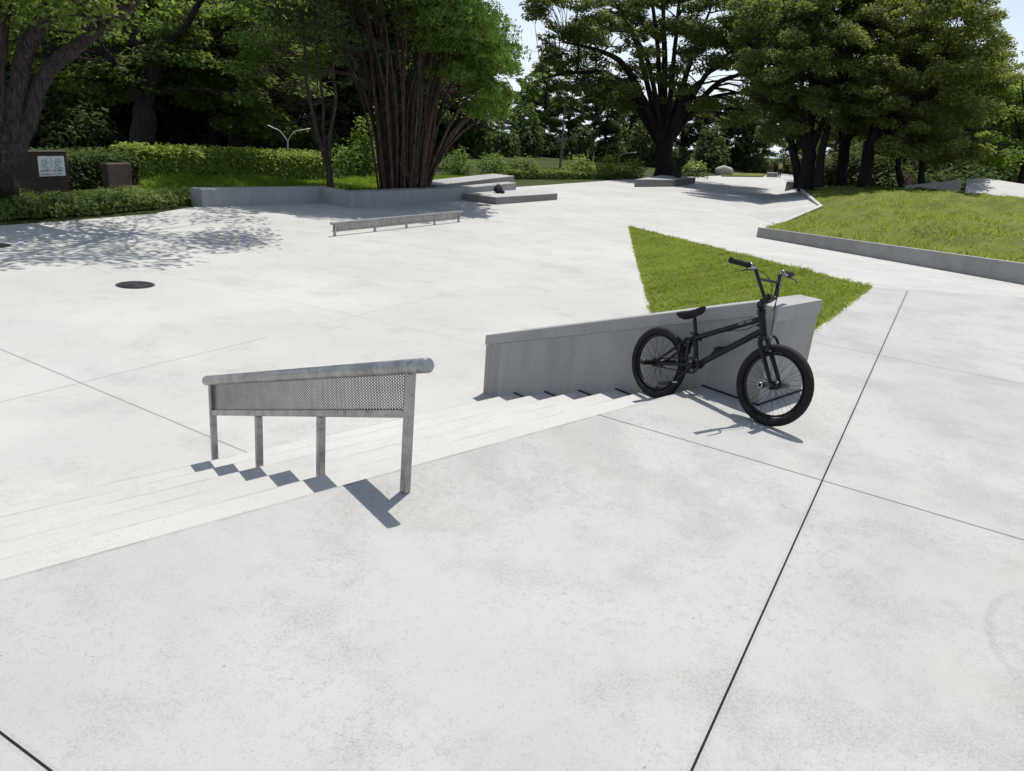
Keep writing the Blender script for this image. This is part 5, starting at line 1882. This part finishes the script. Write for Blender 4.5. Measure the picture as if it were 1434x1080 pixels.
mb = MB(); mb.tube(smooth_path([axr*-0.05+np.array([0, 0, 0.285]), axr*-0.02+np.array([0, 0, 0.325]), axr*0.03+np.array([0, 0, 0.315]), axr*0.05+np.array([0, 0, 0.27])], 5), 0.008, 8); mb.build('strap', M_BAG, bag)

# ------------------------------------------------------------------ poles, lamps, benches, stone
def yarm(label, px, py, dist, arms, joint, rad, name='lamp_post'):
    b = far(px, py, dist); b[2] = ZL
    root = empty(name, b, label, 'lamp post')
    j = far(*joint, dist)
    mb = MB(); mb.tube([np.zeros(3), (j-b)*0.5, j-b], [rad*1.2, rad, rad], 12); mb.build('post', M_WPOLE, root)
    for pts in arms:
        P = [far(x, y, dist)-b for x, y in pts]
        mb = MB(); mb.tube(smooth_path([j-b]+P, 5), rad*0.75, 10); arm = mb.build('arm', M_WPOLE, root)
        e = P[-1]; dv = unit(P[-1]-P[-2])
        mb = MB(); mb.tube([e-dv*0.02, e+dv*0.05, e+dv*0.22, e+dv*0.28], [rad*0.7, rad*1.3, rad*1.4, rad*0.5], 12, squash=0.6); mb.build('lamp_head', M_WPOLE, arm)


yarm('white post with two curved arms rising above the lime hedge', 403, 240, 33, [[(400, 194), (392, 184), (384, 180)], [(407, 190), (414, 184), (425, 182)]], (403, 199), 0.032)
yarm('white curved-arm lamp half hidden left of the great trunk', 866, 240, 62, [[(868, 219), (873, 215.5), (886, 214)]], (866, 226), 0.04)
pbse = at(783.5, 246.5, ZL)
DPo = float(np.linalg.norm((pbse-CAM)[:2]))
pole = empty('grey_pole', pbse, 'slim straight grey pole between the bushes left of the great trunk', 'pole')
ptop = far(791, 148, DPo)
mb = MB(); mb.tube([np.zeros(3), (ptop-pbse)*.5, ptop-pbse], [0.085, 0.07, 0.055], 12); mb.build('shaft', M_GPOLE, pole)
mb = MB(); mb.tube([np.zeros(3), (0, 0, 0.12)], [0.16, 0.14], 12); mb.build('base_collar', M_GPOLE, pole)

M_BENCH = simple('dark_bench', (0.015, 0.015, 0.013), 0.6, 0.1, 0.2, 8)
for i, (px, lab) in enumerate(((966, 'dark metal bench just right of the leaning ivy stem'), (984, 'dark metal bench farther right, nearer the pale boulder'))):
    p = at(px, 250.5, ZL)
    bn = empty('park_bench', p, lab, 'bench', 'dark benches beyond the great tree')
    bn.rotation_euler = (0, 0, math.atan2(axr[1], axr[0]))
    mb = MB()
    for k in range(4): mb.box((0, -0.05+0.11*k, 0.43), (0.9, 0.08, 0.035), bevel=0.006)
    mb.build('seat', M_BENCH, bn)
    mb = MB()
    for k in range(3): mb.box((0, 0.36+0.02*k, 0.56+0.12*k), (0.9, 0.03, 0.075), bevel=0.006)
    mb.build('backrest', M_BENCH, bn)
    for sx in (-0.4, 0.4):
        mb = MB()
        mb.tube([(sx, -0.12, 0), (sx, -0.08, 0.42), (sx, 0.36, 0.42)], 0.028, 8)
        mb.tube([(sx, 0.42, 0), (sx, 0.34, 0.42), (sx, 0.42, 0.88)], 0.028, 8)
        mb.build('leg', M_BENCH, bn)
sp_ = at(1013, 246, ZL)
DS = float(np.linalg.norm((sp_-CAM)[:2]))
def rock(p, dd):
    m_ = np.max(np.abs(dd))
    k = (1/m_)**0.55*(1+0.06*math.sin(7*dd[0]+2)+0.05*math.sin(8*dd[2]))
    return p*k
mb = MB(); mb.ellipsoid((0, 0, 0.35), (11*DS/F_PX, 0.5, 7.5*DS/F_PX), 22, 14, rock)
rk = mb.build('boulder', concrete('boulder_stone', (0.42, 0.41, 0.38), dirt=0.7, seed=21.0))
rk.location = Vector([float(v) for v in sp_]); rk.rotation_euler = (0, 0, math.atan2(axr[1], axr[0]))
tag(rk, 'pale grey block-shaped boulder far back, right of the benches', 'boulder')

# ------------------------------------------------------------------ people
def skin_mesh(name, nodes, edges, mat, parent, sub=2, root=0):
    me = bpy.data.meshes.new(name)
    me.from_pydata([n[:3] for n in nodes], edges, [])
    o = link(name, me, mat, parent)
    md = o.modifiers.new('skin', 'SKIN')
    md.use_smooth_shade = True
    for i, n in enumerate(nodes):
        sv = me.skin_vertices[0].data[i]
        sv.radius = (n[3], n[4] if len(n) > 4 else n[3])
        sv.use_root = (i == root)
    ms = o.modifiers.new('sub', 'SUBSURF'); ms.levels = sub; ms.render_levels = sub
    return o


M_SKIN = simple('skin', (0.42, 0.25, 0.17), 0.55, 0, 0.08, 10, 0.03)
M_HAIR = simple('dark_hair', (0.012, 0.010, 0.010), 0.6, 0, 0.2, 20, 0.1)
M_NAVY = simple('navy_cap', (0.015, 0.02, 0.06), 0.7, 0, 0.2, 20, 0.1)
M_LIME = simple('yellow_green_shirt', (0.46, 0.52, 0.16), 0.8, 0, 0.12, 12, 0.2)
M_TROU = simple('dark_trousers', (0.014, 0.014, 0.018), 0.85, 0, 0.2, 12, 0.2)
M_PINK = simple('pink_top', (0.55, 0.28, 0.27), 0.8, 0, 0.15, 12, 0.2)
M_SHOE = simple('dark_shoes', (0.02, 0.02, 0.02), 0.6, 0, 0.2, 12, 0.1)
M_LIPS = simple('lips', (0.28, 0.09, 0.08), 0.5, 0, 0.05, 12, 0.02)


def person(label, loc, yaw, shirt, trousers, cap, legs, arms, shorts_skin=False):
    root = empty('person', loc, label, 'person')
    root.rotation_euler = (0, 0, yaw)
    N, E = [], []

    def add(x, y, z, r, r2=None, link_to=None):
        N.append((x, y, z, r, r2 or r)); i = len(N)-1
        if link_to is not None: E.append((link_to, i))
        return i
    pel = add(0, 0, 0.95, 0.135, 0.10)
    wa = add(0, 0, 1.10, 0.12, 0.09, pel)
    ch = add(0, 0.0, 1.30, 0.145, 0.10, wa)
    sh = add(0, 0, 1.42, 0.10, 0.075, ch)
    nk = add(0, 0.005, 1.50, 0.052, 0.052, sh)
    hd0 = add(0, 0.02, 1.575, 0.070, 0.078, nk)
    hd1 = add(0, 0.01, 1.66, 0.074, 0.088, hd0)
    hd2 = add(0, 0.0, 1.715, 0.05, 0.06, hd1)
    for sd, (kn, an) in zip((-1, 1), legs):
        hp = add(sd*0.095, 0, 0.88, 0.088, 0.09, pel)
        k = add(*kn, 0.057, 0.06, hp)
        a = add(*an, 0.038, 0.04, k)
        add(an[0]+sd*0.01, an[1]+0.12, an[2]-0.045, 0.034, 0.024, a)
    for sd, (el, wr) in zip((-1, 1), arms):
        s = add(sd*0.185, 0, 1.40, 0.052, 0.052, sh)
        e = add(*el, 0.038, 0.038, s)
        w = add(*wr, 0.027, 0.027, e)
        dv = unit(np.array(wr)-np.array(el))
        pm = np.array(wr)+dv*0.07
        p = add(*pm, 0.036, 0.018, w)
        sdv = unit(np.cross(dv, (0, 1.0, 0.2)))
        for f in range(4):
            o1 = pm+dv*0.045+sdv*(f-1.5)*0.019
            i1 = add(*o1, 0.0095, 0.0095, p)
            ln = (0.036, 0.044, 0.04, 0.030)[f]
            add(*(o1+dv*ln+np.array([0, 0.012, 0])), 0.008, 0.008, i1)
        t1 = add(*(np.array(wr)+dv*0.035+sdv*0.04+np.array([0, .012, 0])), 0.011, 0.011, w)
        add(*(np.array(wr)+dv*0.085+sdv*0.055+np.array([0, .02, 0])), 0.009, 0.009, t1)
    body = skin_mesh('body', N, E, M_SKIN, root)
    # face
    mb = MB(); mb.ellipsoid((0, 0.112, 1.625), (0.013, 0.022, 0.024), 10, 8); mb.build('nose', M_SKIN, root)
    for sd in (-1, 1):
        mb = MB(); mb.ellipsoid((sd*0.032, 0.088, 1.652), (0.013, 0.010, 0.008), 10, 6); mb.build('eye', M_HAIR, root)
        mb = MB(); mb.ellipsoid((sd*0.082, 0.005, 1.635), (0.012, 0.022, 0.032), 10, 8); mb.build('ear', M_SKIN, root)
    mb = MB(); mb.ellipsoid((0, 0.094, 1.585), (0.024, 0.008, 0.007), 10, 6); mb.build('mouth', M_LIPS, root)
    mb = MB(); mb.ellipsoid((0, -0.012, 1.695), (0.092, 0.105, 0.075), 18, 12); mb.build('hair', M_HAIR, root)
    if cap:
        mb = MB(); mb.ellipsoid((0, 0.0, 1.715), (0.098, 0.112, 0.07), 18, 12); c = mb.build('cap', M_NAVY, root)
        mb = MB(); mb.ellipsoid((0, 0.12, 1.695), (0.07, 0.07, 0.010), 14, 6); mb.build('peak', M_NAVY, c)
    # shirt: follows torso and upper arms
    n2, e2 = [], []
    def a2(x, y, z, r, r2, l=None):
        n2.append((x, y, z, r, r2)); i = len(n2)-1
        if l is not None: e2.append((l, i))
        return i
    p0 = a2(0, 0, 0.90, 0.165, 0.125); p1 = a2(0, 0, 1.10, 0.142, 0.108, p0); p2 = a2(0, 0, 1.30, 0.165, 0.118, p1); p3 = a2(0, 0, 1.425, 0.112, 0.088, p2); a2(0, .003, 1.475, 0.065, 0.062, p3)
    for sd, (el, wr) in zip((-1, 1), arms):
        s = a2(sd*0.185, 0, 1.40, 0.070, 0.070, p3)
        m_ = np.array([sd*0.185, 0, 1.40])*0.25+np.array(el)*0.75
        a2(*m_, 0.062, 0.062, s)
    skin_mesh('shirt', n2, e2, shirt, root)
    n2, e2 = [], []
    p0 = a2(0, 0, 0.98, 0.150, 0.115)
    for sd, (kn, an) in zip((-1, 1), legs):
        h = a2(sd*0.095, 0, 0.86, 0.105, 0.108, p0)
        k = a2(*kn, 0.076, 0.08, h)
        a2(kn[0]+(an[0]-kn[0])*.85, kn[1]+(an[1]-kn[1])*.85, kn[2]+(an[2]-kn[2])*.85, 0.062, 0.066, k)
    skin_mesh('trousers', n2, e2, trousers, root)
    for sd, (kn, an) in zip((-1, 1), legs):
        mb = MB(); mb.ellipsoid((an[0]+sd*0.008, an[1]+0.06, an[2]-0.035), (0.052, 0.14, 0.05), 14, 8, lambda p, dd: np.array([p[0], p[1], max(p[2], -0.038)])); mb.build('shoe', M_SHOE, root)
    return root


pp = at(1090, 248.6, ZL); pp[2] = ZL
DPp = float(np.linalg.norm((pp-CAM)[:2]))
toc = math.atan2(-(pp-CAM)[1], -(pp-CAM)[0])-math.pi/2
pg = person('person in yellow-green shirt, navy cap and dark trousers far back on the plaza', pp, toc+0.7, M_LIME, M_TROU, True,
       [((-0.13, 0.08, 0.50), (-0.17, -0.02, 0.085)), ((0.13, 0.10, 0.50), (0.19, 0.10, 0.085))],
       [((-0.27, -0.02, 1.14), (-0.27, 0.12, 0.92)), ((0.28, 0.0, 1.15), (0.30, 0.16, 0.95))])
pg.scale = (1.1, 1.1, 1.1)
p2 = far(1276, 245, 52); p2[2] = CAM[2]+(-UP[2]*0)  # placed by head height below
t2 = far(1276.5, 241.0, 52)
p2 = np.array([t2[0], t2[1], t2[2]-1.76])
person('person in a pink top standing in the shade beyond the mound crest', p2, math.atan2(-(p2-CAM)[1], -(p2-CAM)[0])-math.pi/2-0.3, M_PINK, M_TROU, False,
       [((-0.11, 0.03, 0.50), (-0.11, 0.0, 0.085)), ((0.11, 0.05, 0.50), (0.13, 0.04, 0.085))],
       [((-0.26, 0.0, 1.14), (-0.20, 0.18, 1.02)), ((0.26, 0.0, 1.14), (0.20, 0.18, 1.02))])
